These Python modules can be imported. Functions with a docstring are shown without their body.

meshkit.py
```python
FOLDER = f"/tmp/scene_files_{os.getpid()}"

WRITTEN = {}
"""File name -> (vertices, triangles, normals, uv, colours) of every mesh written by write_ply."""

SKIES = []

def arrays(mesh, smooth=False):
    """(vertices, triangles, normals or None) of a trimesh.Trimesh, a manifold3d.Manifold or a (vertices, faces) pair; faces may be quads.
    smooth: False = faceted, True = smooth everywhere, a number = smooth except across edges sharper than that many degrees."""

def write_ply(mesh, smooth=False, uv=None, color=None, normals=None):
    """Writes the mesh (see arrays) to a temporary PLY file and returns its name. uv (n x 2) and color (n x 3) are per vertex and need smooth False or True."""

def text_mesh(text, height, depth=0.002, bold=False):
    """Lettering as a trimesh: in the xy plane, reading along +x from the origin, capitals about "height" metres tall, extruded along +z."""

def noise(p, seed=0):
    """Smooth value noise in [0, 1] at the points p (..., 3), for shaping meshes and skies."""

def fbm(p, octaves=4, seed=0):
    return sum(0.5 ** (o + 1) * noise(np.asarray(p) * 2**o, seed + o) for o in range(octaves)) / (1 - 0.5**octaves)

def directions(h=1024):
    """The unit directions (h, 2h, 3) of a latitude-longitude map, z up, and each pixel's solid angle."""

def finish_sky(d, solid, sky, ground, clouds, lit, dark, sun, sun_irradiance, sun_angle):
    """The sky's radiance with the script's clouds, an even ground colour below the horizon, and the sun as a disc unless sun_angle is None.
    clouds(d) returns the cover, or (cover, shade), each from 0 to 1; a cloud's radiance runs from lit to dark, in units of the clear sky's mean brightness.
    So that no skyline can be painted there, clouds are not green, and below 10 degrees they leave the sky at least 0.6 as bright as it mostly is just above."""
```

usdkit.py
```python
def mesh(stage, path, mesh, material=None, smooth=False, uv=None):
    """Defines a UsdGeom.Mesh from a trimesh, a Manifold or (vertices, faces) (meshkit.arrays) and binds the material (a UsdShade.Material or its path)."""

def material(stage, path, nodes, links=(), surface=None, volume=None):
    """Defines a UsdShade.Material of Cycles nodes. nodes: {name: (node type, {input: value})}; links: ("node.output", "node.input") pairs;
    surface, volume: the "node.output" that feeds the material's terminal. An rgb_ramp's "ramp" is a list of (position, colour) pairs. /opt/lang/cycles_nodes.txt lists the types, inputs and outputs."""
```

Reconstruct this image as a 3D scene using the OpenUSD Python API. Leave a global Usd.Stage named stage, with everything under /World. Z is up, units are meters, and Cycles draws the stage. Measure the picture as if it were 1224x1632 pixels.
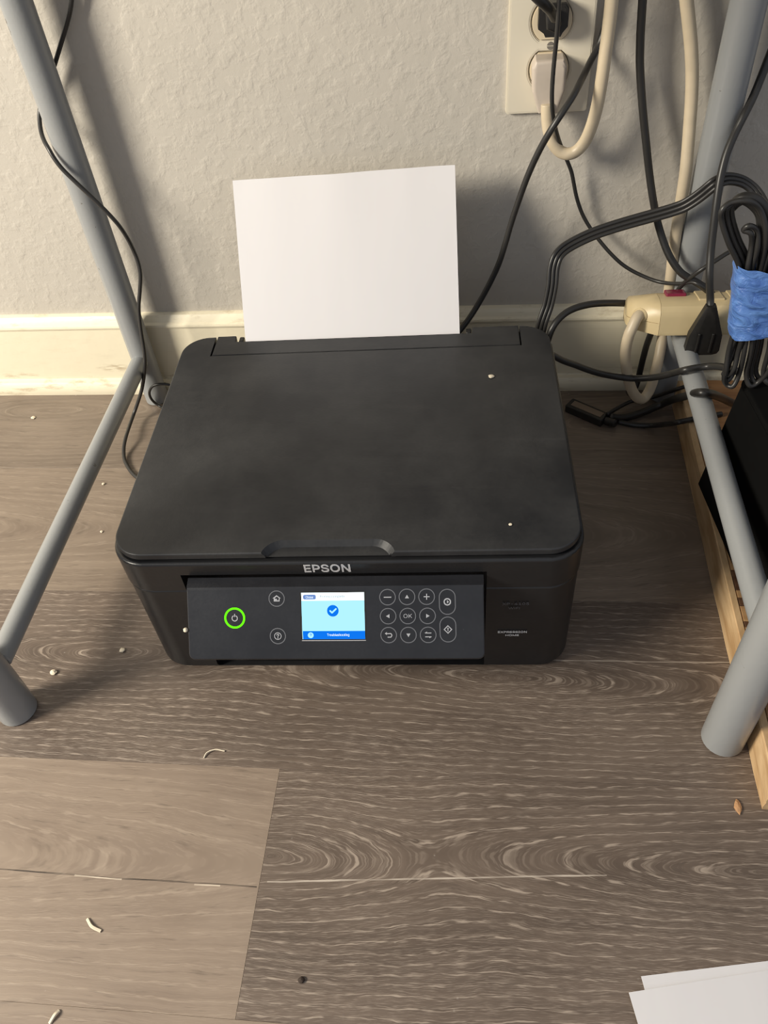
import math
import numpy as np
import trimesh
import manifold3d as m3
from shapely.geometry import Polygon, Point, LineString, box as sbox
from shapely import affinity
from shapely.ops import unary_union
import meshkit
import usdkit
from pxr import Gf, Sdf, Usd, UsdGeom, UsdLux, UsdShade

stage = Usd.Stage.CreateInMemory()
UsdGeom.SetStageUpAxis(stage, UsdGeom.Tokens.z)
UsdGeom.SetStageMetersPerUnit(stage, 1.0)
stage.SetDefaultPrim(UsdGeom.Xform.Define(stage, '/World').GetPrim())
UsdGeom.Scope.Define(stage, '/World/Looks')

# ------------------------------------------------------------------ camera
# world: wall surface is y = 0 (room at y < 0), floor top is z = 0, x to the right
CAM = np.array([0.0, -0.796871, 0.617167])
YAW, PITCH, ROLL, FPX = 0.159921, 0.814533, -0.108497, 1274.68
_cy, _sy, _cp, _sp = math.cos(YAW), math.sin(YAW), math.cos(PITCH), math.sin(PITCH)
_f = np.array([-_sy * _cp, _cy * _cp, -_sp])
_r = np.array([_cy, _sy, 0.0])
_u = np.cross(_r, _f)
_r, _u = math.cos(ROLL) * _r + math.sin(ROLL) * _u, -math.sin(ROLL) * _r + math.cos(ROLL) * _u
cam = UsdGeom.Camera.Define(stage, '/World/camera')
cam.AddTransformOp().Set(Gf.Matrix4d(*[float(t) for t in (*_r, 0, *_u, 0, *(-_f), 0, *CAM, 1)]))
cam.CreateHorizontalApertureAttr(36.0)
cam.CreateVerticalApertureAttr(48.0)
cam.CreateFocalLengthAttr(36.0 * FPX / 1224)
cam.CreateClippingRangeAttr(Gf.Vec2f(0.02, 60))
cam.CreateExposureAttr(0.0)


def aim(xf, eye, target):
    eye, target = np.array(eye, float), np.array(target, float)
    z = (eye - target) / np.linalg.norm(eye - target)
    x = np.cross([0, 0, 1.0], z)
    x /= np.linalg.norm(x)
    y = np.cross(z, x)
    xf.AddTransformOp().Set(Gf.Matrix4d(*[float(t) for t in (*x, 0, *y, 0, *z, 0, *eye, 1)]))


# ------------------------------------------------------------------ light: the room's window on the left, and dim light from the rest of the room
win = UsdLux.RectLight.Define(stage, '/World/window_light')
win.CreateWidthAttr(0.50)
win.CreateHeightAttr(0.56)
win.CreateIntensityAttr(66.0)
win.CreateColorAttr(Gf.Vec3f(1.0, 0.915, 0.765))
aim(win, (-1.54, -1.03, 1.10), (-0.2, -0.28, 0.15))
dome = UsdLux.DomeLight.Define(stage, '/World/room_light')
dome.CreateIntensityAttr(0.155)
dome.CreateColorAttr(Gf.Vec3f(0.93, 0.97, 1.06))

# ------------------------------------------------------------------ materials
class G:
    """Collects the nodes of one material."""
    def __init__(self):
        self.nodes, self.links, self.k = {}, [], 0

    def n(self, kind, out, **inp):
        self.k += 1
        name = 'n%d' % self.k
        vals = {}
        for key, v in inp.items():
            if isinstance(v, str) and '.' in v and v.split('.')[0] in self.nodes:
                self.links.append((v, name + '.' + key))
            else:
                vals[key] = v
        self.nodes[name] = (kind, vals)
        return name + '.' + out

    def math(self, op, a, b=0.5, clamp=False):
        return self.n('math', 'value', math_type=op, value1=a, value2=b, use_clamp=clamp)

    def mix(self, fac, a, b, blend='mix'):
        return self.n('mix_color', 'result', blend_type=blend, fac=fac, a=a, b=b)

    def ramp(self, fac, *stops):
        return self.n('rgb_ramp', 'color', fac=fac, ramp=[(p, c if np.ndim(c) else (c, c, c)) for p, c in stops])

    def noise(self, vec, scale, detail=3.0, rough=0.5, dist=0.0):
        return self.n('noise_texture', 'fac', vector=vec, scale=scale, detail=detail, roughness=rough, distortion=dist)

    def pos(self, scale=(1, 1, 1), loc=(0, 0, 0), rot=(0, 0, 0)):
        g = self.n('geometry', 'position')
        return self.n('mapping', 'vector', vector=g, scale=scale, location=loc, rotation=rot)

    def obj(self, scale=(1, 1, 1), loc=(0, 0, 0)):
        g = self.n('texture_coordinate', 'object')
        return self.n('mapping', 'vector', vector=g, scale=scale, location=loc)

    def bump(self, h, dist, strength=1.0):
        return self.n('bump', 'normal', height=h, distance=dist, strength=strength)

    def done(self, name, **p):
        s = self.n('principled_bsdf', 'BSDF', **p)
        return usdkit.material(stage, '/World/Looks/' + name, self.nodes, self.links, surface=s)


def plain(name, color, rough=0.5, vary=0.0, scale=60, **kw):
    g = G()
    if vary:
        t = g.noise(g.pos(), scale, 4)
        c = g.ramp(t, (0.25, [x * (1 - vary) for x in color]), (0.75, [min(1, x * (1 + vary)) for x in color]))
        return g.done(name, base_color=c, roughness=rough, **kw)
    return g.done(name, base_color=color, roughness=rough, **kw)


def glow(name, color, strength):
    return usdkit.material(stage, '/World/Looks/' + name, {'e': ('emission', {'color': color, 'strength': strength})}, surface='e.emission')


def wall_material():
    g = G()
    p = g.pos()
    fine = g.noise(p, 170, 3, 0.55)
    lump = g.ramp(g.noise(p, 75, 3, 0.55, 0.2), (0.46, 0.0), (0.66, 1.0))
    big = g.noise(p, 9, 3)
    h = g.math('add', g.math('multiply', fine, 0.35), g.math('multiply', lump, 0.55))
    h = g.math('add', h, g.math('multiply', big, 0.5))
    c = g.ramp(big, (0.3, (0.475, 0.445, 0.395)), (0.7, (0.51, 0.478, 0.425)))
    return g.done('wall_paint', base_color=c, roughness=0.62, specular_ior_level=0.35, normal=g.bump(h, 0.0012, 0.5))


def trim_material():
    g = G()
    p = g.pos()
    dirt = g.ramp(g.noise(g.pos((30, 30, 130)), 1.0, 5, 0.7), (0.54, 0.0), (0.68, 1.0))
    z = g.n('separate_xyz', 'z', vector=p)
    # scuffs gather along the top bead and along the quarter round
    low = g.ramp(g.math('multiply', z, 10.0), (0.0, 1.0), (0.24, 1.0), (0.32, 0.12), (0.92, 0.12), (1.0, 0.8))
    fac = g.math('multiply', dirt, low)
    x = g.n('separate_xyz', 'x', vector=p)
    # one long scuff on the face
    dx = g.math('multiply', g.math('subtract', x, -0.448), 38.0)
    dz = g.math('multiply', g.math('subtract', z, 0.036), 150.0)
    d = g.math('sqrt', g.math('add', g.math('multiply', dx, dx), g.math('multiply', dz, dz)))
    blot = g.math('multiply', g.ramp(d, (0.3, 1.0), (1.0, 0.0)), g.ramp(g.noise(g.pos((60, 60, 420), rot=(0, 0.3, 0)), 1.0, 3), (0.45, 0.0), (0.6, 1.0)))
    fac = g.math('maximum', g.math('multiply', fac, 0.55), g.math('multiply', blot, 0.75))
    c = g.mix(fac, (0.76, 0.70, 0.54), (0.36, 0.27, 0.16))
    return g.done('baseboard_paint', base_color=c, roughness=0.38, normal=g.bump(g.noise(p, 40, 3), 0.0006))


def wood_floor(name, dark, light, streak, centres, spacing, amount, seed, dark_dash=0.45, crack=None):
    """Vinyl plank print: growth rings round a few centres (x, y, length ratio), drawn as short pale pores that follow the rings, with dark flecks."""
    g = G()
    p = g.pos()

    def wobble(scale, sx, sy, detail=2.0, loc=(0, 0, 0)):
        w = g.n('noise_texture', 'color', vector=g.pos(scale, loc), scale=1.0, detail=detail)
        w = g.n('vector_math', 'vector', math_type='subtract', vector1=w, vector2=(0.5, 0.5, 0.5))
        return g.n('vector_math', 'vector', math_type='multiply', vector1=w, vector2=(sx, sy, 0))
    q = g.n('vector_math', 'vector', math_type='add', vector1=p, vector2=wobble((5, 14, 1), 0.05, 0.020, 2.0, (seed, 0, 0)))
    q = g.n('vector_math', 'vector', math_type='add', vector1=q, vector2=wobble((38, 60, 1), 0.012, 0.0042, 3.0))
    x, y = g.n('separate_xyz', 'x', vector=q), g.n('separate_xyz', 'y', vector=q)
    r = None
    for (cx, cy, s) in centres:
        dx = g.math('multiply', g.math('subtract', x, cx), s)
        dy = g.math('subtract', y, cy)
        d = g.math('sqrt', g.math('add', g.math('multiply', dx, dx), g.math('multiply', dy, dy)))
        r = d if r is None else g.n('math', 'value', math_type='smoothmin', value1=r, value2=d, value3=0.012)
    ring = g.math('fraction', g.math('multiply', r, 1.0 / spacing))
    line = g.ramp(ring, (0.0, 0.10), (0.40, 0.0), (0.68, 0.25), (0.84, 1.0), (0.94, 0.6), (1.0, 0.10))
    px = g.n('separate_xyz', 'x', vector=p)
    along = g.n('combine_xyz', 'vector', x=g.math('multiply', px, 70.0), y=g.math('multiply', r, 1200.0), z=seed)
    pores = g.ramp(g.noise(along, 1.0, 2, 0.5), (0.47, 0.0), (0.60, 1.0))
    along2 = g.n('combine_xyz', 'vector', x=g.math('multiply', px, 95.0), y=g.math('multiply', r, 2000.0), z=seed + 5.0)
    pores2 = g.ramp(g.noise(along2, 1.0, 2, 0.5), (0.52, 0.0), (0.64, 1.0))
    region = g.ramp(g.noise(g.pos((5, 16, 1), (seed, 2, 0)), 1.0, 3), (0.36, 0.25), (0.62, 1.0))
    s = g.math('multiply', g.math('multiply', line, pores), amount)
    s = g.math('add', s, g.math('multiply', g.math('multiply', pores2, region), 0.42 * amount), clamp=True)
    long = g.noise(g.n('combine_xyz', 'vector', x=g.math('multiply', px, 6.0), y=g.math('multiply', r, 230.0), z=seed * 3), 1.0, 4, 0.62)
    tone = g.math('add', g.math('multiply', long, 0.50), g.math('multiply', g.noise(g.pos((7, 18, 1), (0, seed, 0)), 1.0, 3), 0.50))
    c = g.mix(g.ramp(tone, (0.36, 0.0), (0.64, 1.0)), dark, light)
    along3 = g.n('combine_xyz', 'vector', x=g.math('multiply', px, 30.0), y=g.math('multiply', r, 420.0), z=seed + 9.0)
    deep = g.ramp(g.noise(along3, 1.0, 3, 0.55), (0.60, 0.0), (0.72, 1.0))
    c = g.mix(g.math('multiply', deep, dark_dash), c, [t * 0.5 for t in dark])
    c = g.mix(g.math('multiply', s, 0.85), c, streak)
    specks = g.ramp(g.n('voronoi_texture', 'distance', vector=p, scale=75.0, randomness=1.0), (0.035, 1.0), (0.07, 0.0))
    c = g.mix(g.math('multiply', specks, g.ramp(g.noise(p, 23, 2), (0.55, 0.0), (0.68, 0.4))), c, (0.5, 0.46, 0.40))
    for (yy, slope, xa, xb, col) in (crack or []):                  # the printed split that runs along the plank
        wob = g.math('multiply', g.math('subtract', g.noise(g.pos((9, 0, 0)), 1.0, 3), 0.5), 0.004)
        mid = g.math('add', g.math('multiply', g.math('subtract', px, xa), slope), yy)
        dd = g.math('absolute', g.math('add', g.math('subtract', g.n('separate_xyz', 'y', vector=p), mid), wob))
        wid = g.math('multiply', g.noise(g.pos((24, 0, 0), (seed, 0, 0)), 1.0, 2), 0.0011)
        m = g.math('less_than', dd, wid)
        m = g.math('multiply', m, g.math('multiply', g.math('greater_than', px, xa), g.math('less_than', px, xb)))
        m = g.math('multiply', m, g.ramp(g.noise(g.pos((22, 0, 0), (seed, 0, 0)), 1.0, 3), (0.38, 0.25), (0.58, 0.95)))
        c = g.mix(m, c, col)
    rough = g.ramp(g.noise(p, 30, 3), (0.3, 0.38), (0.7, 0.50))
    hgt = g.math('add', g.math('multiply', s, 0.5), g.math('multiply', long, 0.5))
    return g.done(name, base_color=c, roughness=rough, specular_ior_level=0.4, normal=g.bump(hgt, 0.00030, 0.6))


def black_plastic(name, base, dust, amount, rough=0.42, edge=0.12):
    g = G()
    p = g.pos()
    patch = g.ramp(g.noise(p, 11, 5, 0.62), (0.36, 0.0), (0.66, 1.0))
    fine = g.noise(p, 420, 2)
    streak = g.ramp(g.noise(g.pos((7, 60, 20), rot=(0, 0, 0.5)), 1.0, 4, 0.65), (0.55, 0.0), (0.8, 1.0))
    f = g.math('add', g.math('multiply', patch, amount), g.math('multiply', streak, amount * 0.35))
    f = g.math('multiply', f, g.ramp(fine, (0.2, 0.7), (0.8, 1.1)))
    specks = g.ramp(g.n('voronoi_texture', 'distance', vector=p, scale=95.0), (0.03, 1.0), (0.07, 0.0))
    f = g.math('add', f, g.math('multiply', specks, g.ramp(g.noise(p, 31, 2), (0.56, 0.0), (0.7, edge))), clamp=True)
    c = g.mix(f, base, dust)
    return g.done(name, base_color=c, roughness=g.math('add', g.math('multiply', f, 0.35), rough), normal=g.bump(fine, 0.00012, 0.5))


def board_wood(name, a, b, axis):
    g = G()
    sc = {'x': (6, 120, 60), 'y': (60, 9, 60), 'e': (40, 16, 60)}[axis]
    t = g.noise(g.pos(sc, rot=(0, 0, 0) if axis != 'e' else (0.6, 0, 0)), 1.0, 4, 0.6, 0.6)
    return g.done(name, base_color=g.ramp(t, (0.34, a), (0.66, b)), roughness=0.5)


M = {}
M['wall'] = wall_material()
M['trim'] = trim_material()
M['subfloor'] = plain('subfloor', (0.03, 0.025, 0.02), 0.9)
DK, LT, ST = (0.090, 0.067, 0.053), (0.146, 0.111, 0.088), (0.37, 0.305, 0.25)
M['plank_a'] = wood_floor('plank_cathedral', DK, LT, ST, [(0.025, -0.419, 0.13), (-0.330, -0.407, 0.17)], 0.0066, 1.0, 1.0, 0.4, [(-0.4005, 0.02, 0.06, 0.23, (0.42, 0.36, 0.30))])
M['plank_b'] = wood_floor('plank_knot', DK, LT, ST, [(-0.152, -0.582, 0.26), (0.215, -0.571, 0.13)], 0.0066, 1.0, 4.0, 0.4, [(-0.601, 0.075, -0.15, 0.10, (0.46, 0.40, 0.34))])
M['plank_c'] = wood_floor('plank_smooth', (0.196, 0.149, 0.115), (0.275, 0.216, 0.167), (0.40, 0.325, 0.255), [(-1.1, -0.590, 0.05)], 0.0085, 0.45, 9.0, 0.5, [(-0.6035, -0.008, -0.37, -0.157, (0.05, 0.038, 0.030)), (-0.6045, -0.008, -0.300, -0.262, (0.66, 0.57, 0.46)), (-0.6060, -0.004, -0.205, -0.185, (0.66, 0.57, 0.46))])
M['plank_d'] = wood_floor('plank_brown', (0.170, 0.131, 0.101), (0.248, 0.197, 0.152), (0.37, 0.305, 0.24), [(-0.90, -0.25, 0.08)], 0.0078, 0.5, 14.0, 0.5)
M['plank_e'] = wood_floor('plank_grey', (0.140, 0.109, 0.085), (0.215, 0.170, 0.133), (0.32, 0.265, 0.21), [(-0.517, -0.050, 0.20), (0.4, -0.08, 0.1)], 0.0075, 0.45, 21.0, 0.5)
M['lid'] = black_plastic('lid_plastic', (0.0100, 0.0112, 0.0140), (0.095, 0.094, 0.092), 0.27, 0.42, 0.6)
M['body'] = black_plastic('body_plastic', (0.0095, 0.0098, 0.0112), (0.06, 0.059, 0.058), 0.10, 0.31, 0.2)
M['panel'] = black_plastic('panel_plastic', (0.0095, 0.010, 0.0125), (0.075, 0.078, 0.088), 0.13, 0.26, 0.3)
M['gap'] = plain('gap_black', (0.004, 0.004, 0.004), 0.8)
M['silver'] = plain('silver_print', (0.55, 0.55, 0.57), 0.35, metallic=0.3)
M['dim_print'] = plain('dim_print', (0.10, 0.10, 0.11), 0.5)
M['white_print'] = plain('white_print', (0.66, 0.66, 0.66), 0.5)
M['icon'] = plain('icon_print', (0.34, 0.35, 0.38), 0.5)
M['ring'] = plain('ring_print', (0.105, 0.11, 0.125), 0.5)
M['green'] = glow('power_light', (0.16, 1.0, 0.01), 1.15)
M['scr_body'] = glow('screen_pale_blue', (0.40, 0.80, 1.0), 1.15)
M['scr_white'] = glow('screen_white', (0.86, 0.97, 1.0), 1.35)
M['scr_blue'] = glow('screen_blue', (0.005, 0.20, 0.95), 0.95)
M['scr_btn'] = glow('screen_button', (0.20, 0.33, 0.70), 0.9)
M['scr_grey'] = glow('screen_grey', (0.36, 0.46, 0.52), 0.8)
M['paper'] = None
g = G()
pp = g.noise(g.pos((26, 4, 5)), 1.0, 3, 0.5)
M['paper'] = g.done('paper', base_color=(0.635, 0.625, 0.645), roughness=0.7, specular_ior_level=0.3, normal=g.bump(pp, 0.0012, 0.35))
g = G()
chips = g.ramp(g.noise(g.pos(), 70, 4, 0.6), (0.70, 0.0), (0.74, 1.0))
M['steel'] = g.done('grey_powder_coat', base_color=g.mix(chips, (0.265, 0.275, 0.28), (0.12, 0.11, 0.10)), roughness=0.28, normal=g.bump(g.noise(g.pos(), 300, 2), 0.0002, 0.5))
M['top'] = plain('table_laminate', (0.10, 0.08, 0.065), 0.5, 0.2, 30)
M['plate'] = plain('outlet_plate', (0.67, 0.62, 0.51), 0.32)
M['socket'] = plain('outlet_socket', (0.64, 0.55, 0.40), 0.35)
M['screw'] = plain('screw_metal', (0.28, 0.26, 0.23), 0.4, metallic=0.6)
M['beige_plug'] = plain('beige_plug', (0.50, 0.435, 0.37), 0.45, 0.06, 90)
M['beige_cord'] = plain('beige_cord', (0.57, 0.48, 0.345), 0.42, 0.08, 60)
M['strip'] = plain('beige_strip', (0.62, 0.50, 0.29), 0.38, 0.06, 50)
M['switch'] = plain('switch_red', (0.22, 0.02, 0.05), 0.2)
M['black_rubber'] = plain('black_rubber', (0.016, 0.015, 0.014), 0.42, 0.25, 200)
M['black_cord'] = plain('black_cord', (0.020, 0.019, 0.018), 0.38)
M['grey_cord'] = plain('charcoal_cord', (0.026, 0.025, 0.024), 0.38)
M['tan'] = plain('tan_label', (0.20, 0.15, 0.11), 0.6)
M['black_box'] = plain('black_box', (0.0022, 0.0022, 0.0022), 0.85, 0.2, 80, specular_ior_level=0.12)
g = G()
cr_ = g.noise(g.pos((60, 60, 110)), 1.0, 4, 0.6, 1.0)
M['tape'] = g.done('blue_tape', base_color=g.ramp(cr_, (0.3, (0.050, 0.125, 0.40)), (0.7, (0.13, 0.27, 0.62))), roughness=0.33, normal=g.bump(cr_, 0.003, 0.9))
M['maple'] = board_wood('board_maple', (0.40, 0.245, 0.115), (0.62, 0.44, 0.25), 'e')
M['strip_light'] = board_wood('board_strip_light', (0.30, 0.165, 0.07), (0.42, 0.26, 0.125), 'x')
M['strip_mid'] = board_wood('board_strip_mid', (0.20, 0.095, 0.04), (0.28, 0.15, 0.065), 'x')
M['strip_dark'] = board_wood('board_strip_dark', (0.065, 0.03, 0.016), (0.11, 0.055, 0.028), 'x')
M['crumb'] = plain('crumb_white', (0.70, 0.62, 0.48), 0.7)
M['bark'] = plain('chip_wood', (0.45, 0.25, 0.12), 0.6, 0.3, 300)
M['soil'] = plain('speck_dark', (0.03, 0.018, 0.012), 0.8)

# ------------------------------------------------------------------ helpers
USED = {}


def path_for(name, parent=None):
    base = (str(parent.GetPath()) if parent is not None else '/World') + '/' + name
    k = USED.get(base, -1) + 1
    USED[base] = k
    return base if k == 0 else '%s_%03d' % (base, k)


FRAME = {}


def tag(o, label=None, cat=None, group=None, kind=None):
    for key, v in (('label', label), ('category', cat), ('group', group), ('kind', kind)):
        if v:
            o.SetCustomDataByKey(key, v)
    return o


def thing(name, label, cat, loc=(0, 0, 0), rz=0.0, group=None):
    x = UsdGeom.Xform.Define(stage, path_for(name))
    x.AddTranslateOp().Set(Gf.Vec3d(*[float(t) for t in loc]))
    if rz:
        x.AddRotateZOp().Set(math.degrees(rz))
    o = x.GetPrim()
    FRAME[str(o.GetPath())] = (np.array(loc, float), rz)
    return tag(o, label, cat, group)


def obj(name, mesh, mat, parent=None, world=True, smooth=30, label=None, cat=None, group=None, kind=None):
    """One Mesh prim. world: the mesh is given in world coordinates and is carried into the frame of its thing."""
    v, f, _ = meshkit.arrays(mesh)
    v = np.array(v, float)
    fr = None
    if parent is not None:
        for key in ('/'.join(str(parent.GetPath()).split('/')[:3]),):
            fr = FRAME.get(key)
    if world and fr is not None:
        d = v - fr[0]
        c, s = math.cos(fr[1]), math.sin(fr[1])
        v = np.stack([c * d[:, 0] + s * d[:, 1], -s * d[:, 0] + c * d[:, 1], d[:, 2]], 1)
    m = usdkit.mesh(stage, path_for(name, parent), (v, f), mat, smooth=smooth)
    return tag(m.GetPrim(), label, cat, group, kind)


def cat_(*ms):
    return trimesh.util.concatenate([m if isinstance(m, trimesh.Trimesh) else trimesh.Trimesh(*meshkit.arrays(m)[:2], process=False) for m in ms])


def tm(m):
    return trimesh.Trimesh(*meshkit.arrays(m)[:2], process=False)


def chamfer_box(lo, hi, c):
    """A box with its top edges chamfered."""
    x0, y0, z0 = lo
    x1, y1, z1 = hi
    pts = [(x0, y0, z0), (x1, y0, z0), (x1, y1, z0), (x0, y1, z0), (x0, y0, z1 - c), (x1, y0, z1 - c), (x1, y1, z1 - c), (x0, y1, z1 - c),
           (x0 + c, y0 + c, z1), (x1 - c, y0 + c, z1), (x1 - c, y1 - c, z1), (x0 + c, y1 - c, z1)]
    q = [(3, 2, 1, 0)] + [(i, (i + 1) % 4, 4 + (i + 1) % 4, 4 + i) for i in range(4)] + [(4 + i, 4 + (i + 1) % 4, 8 + (i + 1) % 4, 8 + i) for i in range(4)] + [(8, 9, 10, 11)]
    return (np.array(pts, float), np.array(q))


def rbox(lo, hi, r, n=10):
    """A box rounded all over: the hull of eight spheres."""
    s = m3.Manifold.sphere(r, n)
    ps = [s.translate([lo[0] + r if i & 1 else hi[0] - r, lo[1] + r if i & 2 else hi[1] - r, lo[2] + r if i & 4 else hi[2] - r]) for i in range(8)]
    return m3.Manifold.batch_hull(ps)


def cbox(lo, hi):
    return m3.Manifold.cube([hi[k] - lo[k] for k in range(3)]).translate(list(lo))


def cs(poly):
    """shapely polygon(s) -> CrossSection"""
    rings = []
    for p in getattr(poly, 'geoms', [poly]):
        rings.append(np.array(p.exterior.coords)[:-1])
        rings += [np.array(i.coords)[:-1] for i in p.interiors]
    return m3.CrossSection([r.tolist() for r in rings], m3.FillRule.EvenOdd)


def ext(poly, z0, z1):
    return m3.Manifold.extrude(cs(poly), z1 - z0).translate([0, 0, z0])


def rrect(x0, y0, x1, y1, r, n=12):
    return sbox(x0 + r, y0 + r, x1 - r, y1 - r).buffer(r, quad_segs=n)


def slab(poly, z0, z1, c0=0.0, c1=0.0):
    """Extrusion with chamfered bottom (c0) and top (c1) edges."""
    out = ext(poly, z0 + c0, z1 - c1)
    parts = [out]
    if c1:
        convex = getattr(poly, 'exterior', None) is not None and not len(poly.interiors) and poly.area > 0.9995 * poly.convex_hull.area
        for k in range(3):
            a0, a1 = k / 3 * math.pi / 2, (k + 1) / 3 * math.pi / 2
            za, zb = z1 - c1 + c1 * math.sin(a0), z1 - c1 + c1 * math.sin(a1)
            i0, i1 = c1 * (1 - math.cos(a0)), c1 * (1 - math.cos(a1))
            if convex:                                              # true sloping facets: a rim of three rings
                parts.append(m3.Manifold.batch_hull([ext(poly.buffer(-i0), za - 2e-5, za), ext(poly.buffer(-i1), zb - 1e-6, zb)]))
            else:
                parts.append(ext(poly.buffer(-i1), za - 1e-5, zb))
    if c0:
        parts.append(ext(poly.buffer(-c0 * 0.5), z0, z0 + c0 + 1e-5))
    return m3.Manifold.batch_boolean(parts, m3.OpType.Add)


def catmull(P, n=8, closed=False):
    P = np.asarray(P, float)
    Q = np.vstack([P[-1], P, P[0], P[1]]) if closed else np.vstack([2 * P[0] - P[1], P, 2 * P[-1] - P[-2]])
    o = []
    for i in range(1, len(Q) - 2):
        a, b, c, d = Q[i - 1], Q[i], Q[i + 1], Q[i + 2]
        for t in np.arange(n) / n:
            o.append(0.5 * (2 * b + (c - a) * t + (2 * a - 5 * b + 4 * c - d) * t * t + (3 * b - a - 3 * c + d) * t ** 3))
    if not closed:
        o.append(P[-1])
    return np.array(o)


def sweep(path, prof, closed=False, up=None, twist=0.0):
    """Sweeps a closed 2-D profile along a path with a frame that does not spin."""
    path, prof = np.asarray(path, float), np.asarray(prof, float)
    T = np.gradient(path, axis=0) if not closed else np.roll(path, -1, 0) - np.roll(path, 1, 0)
    T /= np.linalg.norm(T, axis=1, keepdims=True)
    a = np.array(up, float) if up is not None else (np.array([0, 0, 1.0]) if abs(T[0][2]) < 0.8 else np.array([0, 1.0, 0]))
    V, k = [], len(prof)
    n = a - T[0] * (a @ T[0])
    n /= np.linalg.norm(n)
    for i, t in enumerate(T):
        n = n - t * (n @ t)
        n /= np.linalg.norm(n)
        b = np.cross(t, n)
        w = twist * i / len(T)
        n2, b2 = math.cos(w) * n + math.sin(w) * b, -math.sin(w) * n + math.cos(w) * b
        V.append(path[i] + prof[:, :1] * b2 + prof[:, 1:] * n2)
    V = np.vstack(V)
    F, m = [], len(path)
    for i in range(m if closed else m - 1):
        j = (i + 1) % m
        for q in range(k):
            r = (q + 1) % k
            F += [(i * k + q, i * k + r, j * k + r), (i * k + q, j * k + r, j * k + q)]
    if not closed:
        V = np.vstack([V, path[0], path[-1]])
        for q in range(k):
            r = (q + 1) % k
            F += [(len(V) - 2, r, q), (len(V) - 1, (m - 1) * k + q, (m - 1) * k + r)]
    mesh = trimesh.Trimesh(V, np.array(F), process=False)
    if mesh.volume < 0:
        mesh.invert()
    return mesh


def circle(r, n=12):
    t = np.linspace(0, 2 * math.pi, n, endpoint=False)
    return np.stack([r * np.cos(t), r * np.sin(t)], 1)


def tube(P, r, n=12, sub=6, closed=False):
    return sweep(catmull(P, sub, closed), circle(r, n), closed)


def pole(a, b, r, n=28, c=0.0015):
    """A straight round bar with slightly rounded ends."""
    a, b = np.array(a, float), np.array(b, float)
    L = np.linalg.norm(b - a)
    prof = [(0, 0), (r - c, 0), (r, c), (r, L - c), (r - c, L), (0, L)]
    m = trimesh.creation.revolve(np.array(prof), sections=n)
    z = (b - a) / L
    x = np.cross(z, [0.3, 0.9, 0.1])
    x /= np.linalg.norm(x)
    T = np.eye(4)
    T[:3, 0], T[:3, 1], T[:3, 2], T[:3, 3] = x, np.cross(z, x), z, a
    m.apply_transform(T)
    return m


def blob(size, seed, at, flat=0.6, squash=(1, 1, 1)):
    m = trimesh.creation.icosphere(1, 1.0)
    v = m.vertices * (0.7 + 0.6 * meshkit.noise(m.vertices * 1.7 + seed, seed))[:, None]
    v = v * np.array(squash) * np.array([1, 1, flat]) * size
    v[:, 2] -= v[:, 2].min()
    return (v + np.array(at), m.faces)

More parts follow.
